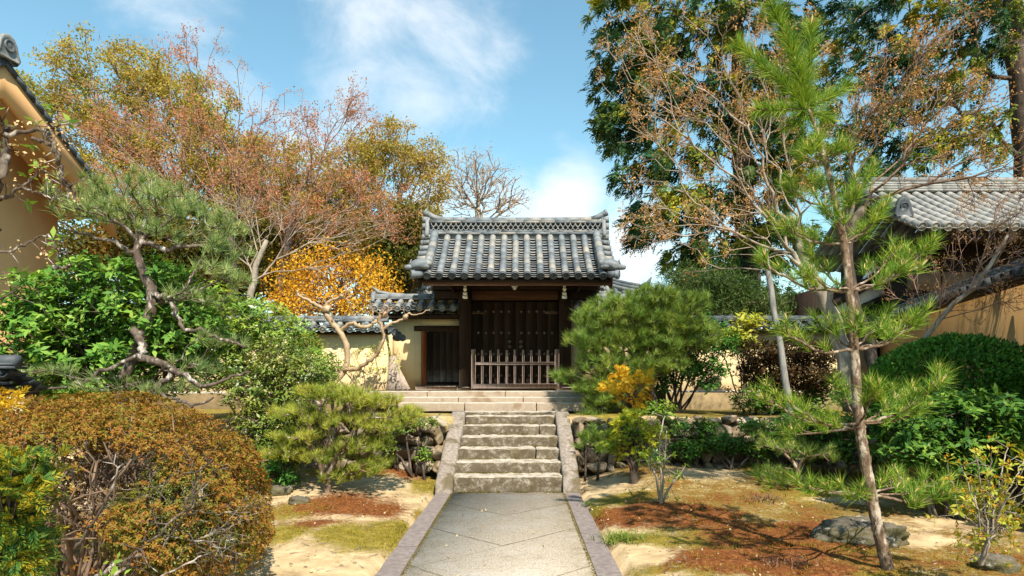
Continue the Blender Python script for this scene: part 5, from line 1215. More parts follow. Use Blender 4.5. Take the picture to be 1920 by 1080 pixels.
cloud_pine('low yellow green pine with layered pads left of the stair', 82, [(640, 968, 8.7), (622, 945, 8.72), (613, 915, 8.75), (612, 870, 8.8), (618, 830, 8.8), (640, 790, 8.8), (655, 750, 8.8)], [0.062, 0.055, 0.05, 0.048, 0.044, 0.04, 0.03],
      [(620, 735, 70, 14), (690, 750, 70, 14), (560, 770, 50, 14), (640, 785, 80, 14), (720, 790, 60, 14), (760, 775, 34, 14), (570, 815, 60, 12), (680, 830, 60, 14), (600, 850, 70, 12), (700, 870, 40, 14), (540, 845, 34, 12), (640, 890, 40, 10)], 8.8, 1100, L['pine_yel'], 60, 0.095, 0.0056, M['bark_pine'], 0.62,
      extra=[([(590, 745, 8.7), (600, 770, 8.65), (630, 790, 8.62), (645, 800, 8.6)], 0.03, 0.018)])
cloud_pine('dense domed green pine right of the gate steps', 83, [(1228, 775, 12.4), (1216, 720, 12.4), (1200, 670, 12.4), (1190, 620, 12.4), (1205, 590, 12.4), (1230, 570, 12.4)], [0.10, 0.09, 0.085, 0.075, 0.06, 0.04],
      [(1150, 572, 50, 20), (1215, 562, 55, 22), (1285, 572, 55, 20), (1110, 598, 44, 22), (1190, 598, 80, 26), (1270, 606, 70, 26), (1100, 640, 40, 26), (1160, 640, 64, 30), (1240, 645, 70, 28), (1310, 632, 44, 26), (1120, 680, 44, 26), (1190, 690, 60, 26), (1250, 685, 40, 20), (1058, 705, 22, 12), (1110, 722, 44, 20), (1170, 728, 50, 20), (1130, 755, 36, 16), (1105, 780, 24, 12)], 12.3, 1900, L['pine_gate'], 60, 0.15, 0.0085, M['bark_dark'], 0.9, rtip=0.006)
cloud_pine('blue green pine tuft low behind the leaning pole', 84, [(1500, 900, 9.0), (1490, 870, 9.0), (1470, 850, 9.0)], [0.03, 0.026, 0.02], [(1450, 885, 26, 12), (1490, 840, 40, 20), (1540, 850, 40, 20), (1470, 900, 20, 8), (1430, 830, 24, 14)], 9.0, 90, L['pine_gate'], 40, 0.12, 0.0055, M['bark_pine'], 0.4)

# ---------------------------------------------------------------- young pine in the foreground
fp = thing('young_pine', 'slender young pine in front with whorled branches and three upright candle shoots', 'pine', P(1668, 1085, 5.5))
rng = np.random.default_rng(91); YF = 5.5
tp = pline([(1672, 1100, YF), (1668, 1080, YF), (1650, 1010, YF), (1634, 930, YF), (1618, 840, YF), (1610, 780, YF), (1604, 690, YF), (1598, 600, YF), (1590, 520, YF), (1581, 450, YF), (1570, 395, YF), (1556, 335, YF), (1540, 270, YF), (1524, 225, YF), (1510, 195, YF)])
tp = jitter_line(rng, tp, 190, 0.0016)
mb = MB(); mb.tube(tp, np.interp(np.linspace(0, 1, 190), [0, 0.15, 0.4, 0.7, 0.9, 1], [0.052, 0.046, 0.038, 0.028, 0.018, 0.014]), 14, True, rng, 0.075)
fp_tr = mb.build('trunk', M['bark_pine'], fp, True)
bm_, nd, cand = MB(), [], []
def fbranch(a, b, dy, r0=0.014, ntuft=9, sag=0.05, up=1.0, nl=0.135):
    A = P(*a, YF); B = P(*b, YF + dy); mid = (A + B) / 2 - np.array((0, 0, sag))
    pts = jitter_line(rng, [A, A * 0.6 + mid * 0.4, mid, mid * 0.4 + B * 0.6, B], 14, 0.005); bm_.tube(pts, np.linspace(r0, r0 * 0.4, 14), 6)
    LN = np.linalg.norm(B - A); C = []; D = []
    for k in range(ntuft):
        f = 0.38 + 0.62 * (k + rng.random() * 0.6) / ntuft; i_ = min(f, 1.0) * 13; i0 = min(int(i_), 12); p = pts[i0] + (pts[i0 + 1] - pts[i0]) * (i_ - i0)
        T = norm(pts[i0 + 1] - pts[i0]); sd_ = norm(np.cross(T, (0, 0, 1))); off = rng.choice([-1, 1]) * rng.uniform(0.04, 0.16) * min(1, LN)
        e = p + sd_ * off + T * rng.uniform(0.03, 0.12) + np.array((0, 0, rng.uniform(0.02, 0.09) * up)) if f < 0.97 else p
        bm_.tube([p, (p + e) / 2 + T * 0.02, e], [r0 * 0.4, r0 * 0.34, r0 * 0.26], 5)
        C.append(e); D.append(norm(T * 0.5 + sd_ * off * 1.5 + np.array((0, 0, 0.8 * up))))
    C.append(pts[-1]); D.append(norm(norm(pts[-1] - pts[-2]) + np.array((0, 0, 0.45 * up))))
    C = np.array(C); D = np.array(D); nd.append(needles(rng, C, D, 56, nl, 0.0050, 1.15, 0.07, 0.2))
    for c, d_ in zip(C, D):
        for s_ in range(rng.integers(1, 4)):
            e = c + norm(d_ + rng.normal(0, 0.22, 3)) * rng.uniform(0.03, 0.055); cand.append((c, e))
FB = [((1634, 928), (1792, 938), -0.15, 0.016, 13, 0.04), ((1634, 925), (1440, 905), 0.35, 0.014, 6, 0.03), ((1633, 926), (1510, 915), -0.2, 0.012, 5, 0.02), ((1634, 925), (1700, 900), 0.5, 0.012, 7, 0.02), ((1634, 925), (1590, 930), -0.4, 0.012, 5, 0.02), ((1636, 930), (1760, 905), 0.35, 0.012, 8, 0.03),
      ((1613, 796), (1432, 748), -0.1, 0.015, 10, 0.10), ((1613, 800), (1475, 815), 0.25, 0.013, 7, 0.02), ((1613, 795), (1768, 712), -0.1, 0.016, 11, 0.09), ((1613, 795), (1720, 775), 0.35, 0.012, 8, 0.03), ((1613, 795), (1640, 735), -0.35, 0.012, 7, 0.0), ((1613, 790), (1570, 735), 0.3, 0.012, 7, 0.0), ((1613, 800), (1505, 775), -0.3, 0.012, 7, 0.05), ((1613, 796), (1690, 735), 0.4, 0.012, 7, 0.04),
      ((1604, 656), (1468, 622), -0.1, 0.015, 9, 0.09), ((1604, 656), (1725, 600), -0.05, 0.015, 10, 0.07), ((1604, 652), (1650, 600), 0.35, 0.011, 7, 0.02), ((1604, 655), (1540, 612), 0.3, 0.011, 7, 0.03), ((1604, 656), (1600, 610), -0.4, 0.011, 5, 0.0), ((1604, 652), (1690, 625), 0.3, 0.011, 7, 0.03),
      ((1594, 547), (1432, 498), -0.1, 0.014, 9, 0.08), ((1594, 545), (1740, 468), 0.0, 0.014, 12, 0.08), ((1594, 545), (1680, 470), 0.35, 0.012, 9, 0.05), ((1594, 545), (1510, 470), 0.3, 0.012, 8, 0.05), ((1594, 545), (1700, 510), -0.3, 0.011, 7, 0.04), ((1594, 542), (1520, 520), -0.3, 0.011, 6, 0.04),
      ((1583, 458), (1468, 425), -0.05, 0.012, 8, 0.05), ((1583, 456), (1652, 402), 0.0, 0.012, 8, 0.04), ((1583, 456), (1560, 405), -0.3, 0.01, 6, 0.0), ((1583, 458), (1620, 440), 0.3, 0.01, 6, 0.02), ((1583, 456), (1520, 450), 0.3, 0.01, 6, 0.03),
      ((1568, 388), (1482, 362), 0.0, 0.011, 7, 0.03), ((1568, 385), (1625, 340), 0.0, 0.011, 7, 0.03), ((1568, 385), (1600, 375), -0.25, 0.01, 5, 0.02), ((1568, 385), (1535, 350), 0.25, 0.01, 5, 0.02),
      ((1548, 305), (1500, 290), 0.1, 0.01, 5, 0.02), ((1548, 303), (1580, 280), -0.1, 0.01, 5, 0.02), ((1545, 290), (1520, 285), -0.2, 0.01, 4, 0.0)]
for b_ in FB: fbranch(*b_[:4], int(b_[4] * 1.15), *b_[5:])
# upright shoots at the top clothed in long needles
for (a, c_, b_, n_, ln) in [((1510, 195), (1490, 110), (1447, 8), 1700, 0.15), ((1510, 195), (1518, 120), (1520, 48), 950, 0.13), ((1510, 195), (1450, 140), (1382, 84), 1250, 0.14), ((1510, 200), (1550, 185), (1592, 158), 700, 0.13), ((1512, 205), (1470, 205), (1420, 205), 650, 0.13), ((1515, 215), (1540, 215), (1560, 225), 350, 0.12), ((1512, 210), (1500, 225), (1470, 240), 400, 0.12)]:
    dy = {1447: -0.05, 1520: 0.1, 1382: 0.0}.get(b_[0], rng.uniform(-0.2, 0.2))
    pts = jitter_line(rng, [P(*a, YF), P(*c_, YF + dy * 0.5), P(*b_, YF + dy)], 12, 0.003)
    bm_.tube(pts, np.linspace(0.012, 0.006, 12), 7); nd.append(brush(rng, pts, n_, ln, 0.0060, 0.9))
    T = norm(pts[-1] - pts[-2])
    for s_ in range(3): cand.append((pts[-1], pts[-1] + norm(T + rng.normal(0, 0.1, 3)) * rng.uniform(0.06, 0.1)))
nd.append(brush(rng, tp[136:], 500, 0.12, 0.006, 0.9))
bm_.build('branches', M['bark_pine'], fp, True)
v_, q = cat(nd); mk('needles', v_, [q], L['pine'], fp)
ca = np.array([c[0] for c in cand]); cb = np.array([c[1] for c in cand]); V, Q = seg_tubes(ca, cb, np.full(len(ca), 0.0055), np.full(len(ca), 0.003), 5); prop(mk('candles', V, [Q], M['candle'], fp), kind='stuff')
# leaning support pole
pp = [P(1502, 885, 10.0), P(1470, 700, 10.3), P(1434, 470, 10.7)]; mb = MB(); mb.tube(jitter_line(rng, pp, 16, 0.006), np.linspace(0.062, 0.042, 16), 10, True, rng, 0.03)
prop(mb.build('support_pole', M['pole'], None, True), 'long grey wooden pole leaning up into the maple on the right', 'pole')

# ---------------------------------------------------------------- pruned crape myrtle by the left wall
cm = thing('pruned_myrtle', 'smooth barked pruned tree with thick crooked bare branches before the left wall', 'tree', P(640, 790, 12.6))
rng = np.random.default_rng(95); mb = MB()
for pts, r0, r1 in [([(640, 800, 12.3), (612, 775, 12.4), (606, 752, 12.5), (630, 715, 12.6), (648, 690, 12.7), (650, 655, 12.7), (640, 628, 12.7), (622, 605, 12.7), (612, 590, 12.7)], 0.105, 0.085),
                    ([(612, 592, 12.7), (603, 577, 12.7), (580, 565, 12.65), (560, 553, 12.6), (557, 545, 12.6)], 0.07, 0.03), ([(610, 588, 12.7), (612, 570, 12.7), (622, 562, 12.75), (640, 556, 12.8)], 0.055, 0.03),
                    ([(638, 622, 12.7), (660, 606, 12.6), (680, 614, 12.5), (698, 608, 12.5), (712, 594, 12.5), (720, 588, 12.5)], 0.065, 0.05),
                    ([(640, 693, 12.65), (665, 692, 12.5), (688, 680, 12.4), (712, 655, 12.3), (718, 625, 12.3), (711, 600, 12.3), (716, 585, 12.3)], 0.075, 0.04),
                    ([(716, 618, 12.3), (735, 606, 12.3), (755, 598, 12.3), (765, 588, 12.3), (782, 590, 12.3), (806, 580, 12.3)], 0.045, 0.012),
                    ([(718, 590, 12.5), (735, 578, 12.5), (738, 570, 12.5)], 0.02, 0.008), ([(700, 600, 12.5), (698, 578, 12.5), (693, 565, 12.5)], 0.014, 0.006), ([(622, 610, 12.7), (624, 595, 12.6), (623, 585, 12.6)], 0.014, 0.006)]:
    q = jitter_line(rng, pline(pts), len(pts) * 5, 0.008); mb.tube(q, 0.60 * np.linspace(r0, r1, len(q)) * (1 + rng.normal(0, 0.03, len(q))), 12, True, rng, 0.03)
for c, r_ in [((720, 590, 12.5), 0.075), ((612, 580, 12.7), 0.09), ((760, 594, 12.3), 0.055), ((640, 556, 12.8), 0.05)]: stone(mb, P(*c), (r_, r_, r_), 2, 0.35, 9, 5, None, 3)
mb.build('trunk', M['bark_myrtle'], cm, True)
mb = MB()
for k in range(26):
    c = [(720, 590, 12.5), (612, 580, 12.7), (760, 594, 12.3), (650, 557, 12.8), (716, 590, 12.3)][k % 5]; p = P(*c); e = p + norm(rng.normal(size=3) + np.array((0, 0, 0.9))) * rng.uniform(0.1, 0.34); mb.tube([p, (p + e) / 2 + rng.normal(0, 0.01, 3), e], [0.009, 0.007, 0.004], 5)
mb.build('shoots', M['twig_red'], cm)

# ---------------------------------------------------------------- shrubs
def shrub(name, label, seed, base, ls, Y, ntip, leaf, n_per, size, bark, dr, mode='whorl', stems=5, catg='shrub', rtip=0.004, tilt=0.35, aspect=0.38, extra=None, group=None, step=0.2, shell=0.35, spread=0.03, thick=0.02):
    rng = np.random.default_rng(seed); root = thing(name, label, catg, P(*base, Y), group); pts = lobes(rng, ls, Y, ntip, dr, shell)
    b0 = P(*base, Y); b0[2] = gz(b0[0], b0[1]) - 0.03 if base[1] < 2000 else b0[2]
    cent = pts.mean(0); mbv = []; tips = []; td = []
    lab_ = rng.integers(0, stems, len(pts)); ang = np.arctan2(pts[:, 0] - b0[0], pts[:, 2] - b0[2] + 0.05); lab_ = np.clip(((ang.argsort().argsort()) * stems // len(pts)), 0, stems - 1)
    allg = []
    for s_ in range(stems):
        sel = pts[lab_ == s_]
        if len(sel) < 2: continue
        c = sel.mean(0); bb = b0 + np.array((rng.normal(0, 0.10), rng.normal(0, 0.10), 0)); T = jitter_line(rng, [bb, bb * 0.6 + c * 0.4 + np.array((0, 0, 0.05)), bb * 0.25 + c * 0.75], 8, 0.01)
        g, tp_, d_ = atree(rng, T, np.linspace(0.024, 0.012, 8) * (1 if thick < 0.03 else 1.6), sel, 0.3, step, 0.02, rtip, 0.4, 0.3, 0.3, 0.3); allg.append(g); tips.append(tp_); td.append(d_)
    mb = MB()
    for g in allg:
        mb.tube(g['tn'], g['tr'], 7); k = ~g['trunk']; V, Q = seg_tubes(g['A'][k], g['B'][k], g['ra'][k], g['rb'][k], 4); mb.add(V, [Q])
    mb.build('stems', bark, root, True)
    tips = np.concatenate(tips); td = np.concatenate(td); D = norm(td * 0.6 + np.array((0, -0.15, 0.7)) + rng.normal(0, 0.3, td.shape))
    if mode == 'whorl': v_, q = whorls(rng, tips, D, n_per, size, aspect, spread, tilt)
    elif mode == 'needle': v_, q = needles(rng, tips, D, n_per, size, size * 0.07, 0.9)
    else: v_, q = leafmesh(rng, tips, n_per, spread, size, aspect, 0.5, D, 0.5)
    mk('foliage', v_, [q], leaf, root)
    if extra:
        lf, frac, np_, sz, spr, nm = extra; k = rng.random(len(tips)) < frac; v_, q = leafmesh(rng, tips[k] + D[k] * size * 0.4, np_, spr, sz, 0.6, 0.4); mk(nm, v_, [q], lf, root)
    return root
shrub('rhododendron', 'large glossy broadleaf shrub in front of the tan house wall', 101, (215, 800), [(90, 590, 55, 36), (130, 545, 70, 36), (220, 520, 80, 34), (310, 525, 60, 36), (110, 620, 90, 44), (210, 590, 90, 50), (310, 590, 70, 50), (85, 670, 60, 40), (170, 670, 100, 46), (290, 670, 80, 50), (360, 620, 50, 60), (110, 725, 90, 26), (240, 730, 90, 20)], 9.3, 1900, L['broad'], 9, 0.125, M['bark_dark'], 1.0, stems=8, thick=0.05, rtip=0.006)
shrub('camellia_shrub', 'yellow green leafy shrub against the left wall between pine and myrtle', 102, (490, 760), [(430, 585, 70, 40), (490, 605, 60, 44), (550, 640, 50, 44), (450, 655, 70, 44), (590, 690, 44, 40), (395, 560, 44, 34), (560, 690, 60, 44), (400, 640, 50, 50), (400, 700, 60, 40), (480, 710, 60, 40)], 11.6, 1200, L['shrub'], 8, 0.105, M['bark_dark'], 0.8, stems=6, thick=0.05)
shrub('andromeda_shrub', 'rounded shrub dusted with cream blossom left of the yellow green pine', 103, (510, 900), [(520, 670, 64, 40), (480, 730, 64, 44), (560, 720, 64, 48), (500, 790, 70, 44), (570, 790, 54, 40), (490, 850, 60, 40), (540, 850, 50, 40), (605, 690, 34, 34)], 9.5, 1300, L['pieris'], 8, 0.075, M['bark_dark'], 0.65, stems=6, extra=(L['flower'], 0.4, 9, 0.022, 0.022, 'blossom'))
shrub('trailing_shrub', 'sparse light green climber spreading on the lit plaster wall', 104, (690, 740), [(680, 660, 36, 12), (640, 690, 30, 14), (720, 655, 30, 12), (745, 680, 12, 20), (600, 660, 30, 20), (690, 690, 40, 10), (575, 640, 30, 20)], 15.4, 130, L['budding'], 6, 0.085, M['twig_brown'], 0.15, stems=4, spread=0.05)
shrub('leafy_shrub', 'upright many stemmed green shrub beside the domed pine', 105, (1268, 775), [(1240, 615, 40, 22), (1290, 605, 44, 22), (1340, 630, 36, 26), (1250, 650, 50, 30), (1310, 650, 50, 30), (1360, 650, 20, 20), (1270, 690, 60, 24), (1330, 690, 36, 20), (1240, 720, 30, 16), (1320, 720, 24, 14)], 13.2, 900, L['hedge'], 8, 0.095, M['bark_dark'], 0.7, stems=12)
shrub('yellow_shrub', 'yellow leaved shrub against the dark coping of the right wall', 106, (1395, 720), [(1380, 625, 26, 16), (1405, 605, 24, 14), (1350, 640, 26, 14), (1395, 645, 30, 14), (1330, 620, 14, 12)], 16.0, 130, L['budding'], 8, 0.17, M['bark_dark'], 0.35, stems=4, spread=0.06)
shrub('dark_shrub', 'broad dark green low shrub behind the young pine trunk', 107, (1770, 900), [(1700, 790, 60, 30), (1770, 760, 60, 26), (1840, 760, 60, 24), (1740, 820, 80, 30), (1820, 800, 70, 30), (1680, 840, 50, 26), (1760, 860, 90, 26), (1860, 820, 50, 36), (1870, 870, 50, 30)], 7.6, 760, L['darkshrub'], 8, 0.105, M['bark_dark'], 0.6, stems=7)
shrub('dark_shrub', 'dark leafy undergrowth bush between leaning pole and maple trunk', 108, (1560, 880), [(1520, 790, 40, 26), (1580, 800, 44, 26), (1540, 840, 50, 24), (1600, 850, 40, 24), (1480, 800, 26, 20)], 9.6, 330, L['darkshrub'], 8, 0.085, M['bark_dark'], 0.5, stems=5)
shrub('fern_shrub', 'dark ferny bush growing low on the shaded retaining wall', 109, (1360, 875), [(1340, 825, 34, 18), (1380, 835, 30, 18), (1420, 845, 26, 14), (1310, 840, 20, 14)], 10.6, 220, L['darkshrub'], 8, 0.075, M['bark_dark'], 0.3, stems=5)
shrub('fern_shrub', 'leafy dark fern bush spilling over the middle of the right stone wall', 115, (1300, 880), [(1290, 840, 34, 22), (1320, 800, 30, 16), (1270, 800, 24, 14)], 10.65, 190, L['darkshrub'], 8, 0.07, M['bark_dark'], 0.25, stems=4)
shrub('fern_shrub', 'spreading green bush covering the stone wall beneath the leaning pole', 116, (1460, 885), [(1450, 830, 40, 24), (1490, 800, 40, 20), (1420, 800, 40, 16), (1540, 810, 30, 30)], 10.4, 330, L['darkshrub'], 8, 0.08, M['bark_dark'], 0.3, stems=5)
shrub('wall_pine', 'small wispy pine sprig in front of the wall beside the right side slab', 117, (1115, 885), [(1105, 820, 24, 14), (1130, 840, 20, 14), (1085, 835, 14, 10), (1120, 800, 14, 8)], 10.3, 46, L['pine_gate'], 34, 0.13, M['bark_dark'], 0.15, mode='needle', stems=2)
shrub('wall_shrub', 'loose olive shrub over the stones at the end of the left wall', 118, (755, 875), [(745, 800, 24, 20), (775, 790, 24, 14), (730, 830, 20, 24), (810, 790, 16, 8)], 10.4, 150, L['pieris'], 8, 0.065, M['bark_dark'], 0.22, stems=4)
shrub('low_shrub', 'light green seedling bush on the stones right of the stair', 110, (1225, 800), [(1215, 775, 26, 12), (1240, 765, 24, 12), (1190, 780, 18, 10), (1250, 785, 14, 10)], 11.9, 120, L['shrub'], 8, 0.085, M['bark_dark'], 0.25, stems=4)
shrub('low_shrub', 'small green bush in the shade below the blossoming shrub', 111, (520, 920), [(510, 880, 26, 16), (540, 900, 20, 12), (480, 890, 20, 14)], 8.9, 130, L['hedge'], 8, 0.065, M['bark_dark'], 0.25, stems=3)
shrub('wall_fern', 'bright green tuft growing between the left wall boulders', 112, (795, 865), [(795, 850, 10, 10), (785, 862, 8, 6), (803, 862, 6, 6)], 10.45, 30, L['shrub'], 7, 0.07, M['bark_dark'], 0.08, stems=2)
shrub('clipped_shrub', 'brown topped clipped bush before the right wall', 113, (1470, 780), [(1420, 660, 44, 22), (1480, 655, 50, 22), (1530, 665, 34, 24), (1440, 700, 60, 30), (1510, 705, 50, 30)], 13.0, 1300, L['clipped'], 9, 0.08, M['bark_dark'], 0.8, stems=10, shell=0.25)
shrub('dark_shrub', 'dark leafed bush beneath the brown topped clipped bush', 114, (1440, 800), [(1400, 745, 34, 30), (1450, 750, 44, 30), (1500, 750, 40, 30), (1540, 740, 30, 30)], 13.0, 380, L['darkshrub'], 8, 0.085, M['bark_dark'], 0.5, stems=8)
# big rounded evergreen by the right wall: a dense shell of small leaves over stems
def dome(name, label, seed, c, rad, nleaf, leaf, size, stems, bark, lower=-0.35, amp=0.10, thick=0.22, inner=None, catg='hedge', aspect=0.45, holes=0.0, freq=1.4, rosette=0, hollow=None):
    rng = np.random.default_rng(seed); c = np.array(c, float); rad = np.array(rad, float); base = c.copy(); base[2] = gz(c[0], c[1])
    root = thing(name, label, catg, base)
    d_ = norm(rng.normal(size=(int(nleaf * 1.9), 3))); d_ = d_[d_[:, 2] > lower][:nleaf]
    off = np.array([mnoise.noise(Vector(q * freq + seed)) + 0.5 * mnoise.noise(Vector(q * freq * 2.7 + seed)) for q in d_])
    if holes: keep = rng.random(len(d_)) < np.clip(1.12 - holes * np.clip((0.36 + 0.45 * off - 0.55 * np.clip(d_[:, 0] - 0.45, 0, 1) - d_[:, 2]) * 2.6, 0, 0.97), 0, 1); d_ = d_[keep]; off = off[keep]
    if hollow is not None:        # the sheared crown has grown open underneath, in front
        kp = (rng.random(len(d_)) < 0.03) | (d_[:, 1] > 0.45) | (d_[:, 2] > hollow[0] + 0.22 * off) | (d_[:, 0] > hollow[1] + 0.3 * off); d_ = d_[kp]; off = off[kp]
    p = c + d_ * rad * (1 + amp * off[:, None]) * (1 - thick * rng.random((len(d_), 1)) ** 1.7)
    if rosette: p = p[::rosette]; d_ = norm(d_[::rosette] * 0.8 + np.array((0, 0, 0.5)) + rng.normal(0, 0.35, d_[::rosette].shape)); v_, q = whorls(rng, p, d_, rosette, size, aspect, 0.004, 0.55)
    else: v_, q = leafmesh(rng, p, 1, 0.004, size, aspect, 0.4, d_, 1.1, 0.0, 0.06)
    mk('foliage', v_, [q], leaf, root)
    mb = MB()
    for k in range(stems):
        a = rng.uniform(0, 6.28); b0 = base + np.array((math.cos(a) * rad[0] * 0.35 * rng.random(), math.sin(a) * rad[1] * 0.35 * rng.random(), -0.03)); e = norm(np.array((math.cos(a) * rng.uniform(0.2, 1.1), math.sin(a) * rng.uniform(0.2, 1.1), rng.uniform(0.15, 1)))); e = c + e * rad * 0.93
        q_ = jitter_line(rng, [b0, b0 * 0.6 + e * 0.4 + rng.normal(0, 0.05, 3), b0 * 0.25 + e * 0.75 + rng.normal(0, 0.05, 3), e], 12, 0.014); r0 = rng.uniform(0.010, 0.022); mb.tube(q_, np.linspace(r0, r0 * 0.35, 12), 6)
        for s_ in range(4):
            i_ = rng.integers(4, 10); e2 = q_[i_] + norm(rng.normal(size=3) + np.array((0, 0, 0.3))) * rng.uniform(0.15, 0.4) * rad[2]; mb.tube([q_[i_], (q_[i_] + e2) / 2 + rng.normal(0, 0.02, 3), e2], [r0 * 0.5, r0 * 0.4, r0 * 0.2], 4)
    mb.build('stems', bark, root, True)
    if inner:
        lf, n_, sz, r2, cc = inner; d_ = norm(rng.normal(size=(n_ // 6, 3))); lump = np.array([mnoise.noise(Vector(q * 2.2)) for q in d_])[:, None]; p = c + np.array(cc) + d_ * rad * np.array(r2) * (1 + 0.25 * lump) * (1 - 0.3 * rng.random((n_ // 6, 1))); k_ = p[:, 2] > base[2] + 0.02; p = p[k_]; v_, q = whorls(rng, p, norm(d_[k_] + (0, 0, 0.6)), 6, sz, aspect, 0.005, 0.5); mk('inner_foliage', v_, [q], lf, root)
    return root
dome('evergreen_hedge', 'big rounded deep green evergreen in front of the ochre wall', 121, P(1790, 745, 9.0), (1.18, 0.8, 0.84), 26000, L['hedge'], 0.062, 14, M['bark_dark'], -0.75, 0.12, 0.2)
dome('evergreen_hedge', 'second deep green evergreen mass cut by the right edge', 122, P(1935, 770, 8.6), (0.55, 0.6, 0.75), 12000, L['hedge'], 0.062, 8, M['bark_dark'], -0.8, 0.14, 0.25)
# clipped azalea in the left foreground
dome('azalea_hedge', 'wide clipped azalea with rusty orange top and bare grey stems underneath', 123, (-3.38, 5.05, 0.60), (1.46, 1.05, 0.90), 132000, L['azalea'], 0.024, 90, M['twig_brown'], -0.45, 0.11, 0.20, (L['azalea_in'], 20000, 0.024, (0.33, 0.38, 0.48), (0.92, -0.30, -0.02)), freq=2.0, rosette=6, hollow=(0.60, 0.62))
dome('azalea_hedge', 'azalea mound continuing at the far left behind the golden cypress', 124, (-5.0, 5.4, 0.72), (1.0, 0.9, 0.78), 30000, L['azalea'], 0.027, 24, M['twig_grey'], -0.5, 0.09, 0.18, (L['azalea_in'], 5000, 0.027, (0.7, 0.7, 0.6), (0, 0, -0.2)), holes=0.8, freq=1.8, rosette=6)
# dead lichened twigs breaking out at the foot of the azalea
rng = np.random.default_rng(130); mb = MB()
root = thing('dead_branches', 'tangle of pale lichened dead branches at the foot of the rusty azalea', 'branches', P(300, 1075, 4.3))
for k, (a, b, r_) in enumerate([((140, 1030), (232, 870), 0.012), ((200, 1090), (345, 960), 0.013), ((240, 1090), (370, 910), 0.010), ((265, 1090), (385, 905), 0.009), ((180, 1080), (265, 1030), 0.014), ((330, 980), (420, 1060), 0.006), ((290, 1000), (455, 1040), 0.006), ((275, 985), (280, 880), 0.006), ((300, 1085), (440, 1010), 0.007), ((360, 920), (400, 860), 0.008), ((345, 960), (470, 960), 0.005), ((250, 1090), (310, 900), 0.007), ((80, 1090), (70, 960), 0.016), ((400, 1000), (480, 930), 0.005), ((330, 1050), (420, 985), 0.006)]):
    A = P(*a, 4.25 + 0.1 * (k % 4)); B = P(*b, 4.15 + 0.12 * (k % 3)); q = jitter_line(rng, [A, A * 0.6 + B * 0.4 + rng.normal(0, 0.02, 3), B], 12, 0.008); mb.tube(q, np.linspace(r_, r_ * 0.5, 12), 7, True, rng, 0.06)
    for s_ in range(7):
        i_ = rng.integers(3, 12); p = q[i_]; e = p + norm(rng.normal(size=3) * (1, 0.5, 1) + norm(B - A) * 0.7) * rng.uniform(0.06, 0.26); m_ = (p + e) / 2 + rng.normal(0, 0.015, 3); mb.tube([p, m_, e], [r_ * 0.4, r_ * 0.32, r_ * 0.2], 4)
        for s2 in range(2): e3 = m_ + norm(rng.normal(size=3)) * rng.uniform(0.04, 0.12); mb.tube([m_, e3], [r_ * 0.25, r_ * 0.15], 4)
mb.build('stems', M['bark_lichen'], root, True)

# golden cypress sprays
def cypress(name, label, seed, base, Y, ls, n, leaf, dr, fan=0.16, stem=0.03, trunk_top=None, k=16):
    """fronds: a midrib with small scale-like blades both sides, tips arching over"""
    rng = np.random.default_rng(seed); b0 = P(*base, Y); root = thing(name, label, 'cypress', b0); pts = lobes(rng, ls, Y, n, dr, 0.4); tt = P(*trunk_top, Y)
    mb = MB(); mb.tube(jitter_line(rng, [b0, (b0 + tt) / 2, tt], 10, 0.008), np.linspace(stem, stem * 0.5, 10), 8, True, rng, 0.06); V = []; A = []; B = []
    D_ = norm(pts - (b0 * 0.25 + tt * 0.75) + np.array((0, 0, 0.12)) + rng.normal(0, 0.05, pts.shape)); Vf, Qf = fronds(rng, pts, D_, 3, 10, fan * 1.6, 0.1, 0.11)
    for p in pts[::3]:
        f = rng.uniform(0.3, 1); q = b0 * (1 - f) + tt * f; mb.tube([q, (q + p) / 2 + np.array((0, 0, 0.02)), p], [stem * 0.3, stem * 0.22, stem * 0.1], 5)
    mb.build('trunk', M['bark_dark'], root, True); mk('foliage', Vf, [Qf], leaf, root); return root
cypress('golden_cypress', 'golden orange cypress top glowing before the domed pine', 141, (1182, 800), 10.3, [(1180, 715, 40, 20), (1150, 725, 30, 16), (1205, 712, 26, 14), (1185, 745, 40, 14), (1160, 700, 20, 10)], 110, L['hinoki'], 0.25, 0.07, 0.022, (1180, 735))
cypress('young_cypress', 'small green and yellow cypress with a stout dark stump trunk', 142, (1189, 922), 9.6, [(1185, 800, 36, 24), (1160, 825, 26, 24), (1215, 815, 26, 24), (1190, 845, 40, 18), (1180, 780, 22, 12)], 300, L['hinoki_green'], 0.26, 0.062, 0.075, (1189, 820))
cypress('golden_cypress', 'yellow tipped cypress filling the lower left corner', 143, (10, 1130), 3.1, [(10, 885, 40, 26), (50, 915, 30, 30), (5, 950, 50, 40), (40, 1000, 36, 40), (10, 1050, 60, 40), (-20, 900, 40, 60), (70, 875, 18, 12)], 420, L['cypress_dark'], 0.2, 0.048, 0.03, (5, 920))
cypress('golden_cypress', 'orange cypress spray rising at the left edge above the azalea', 144, (-25, 830), 3.6, [(10, 752, 22, 10), (-15, 768, 26, 12), (26, 748, 10, 5)], 34, L['hinoki'], 0.1, 0.04, 0.02, (-22, 770))

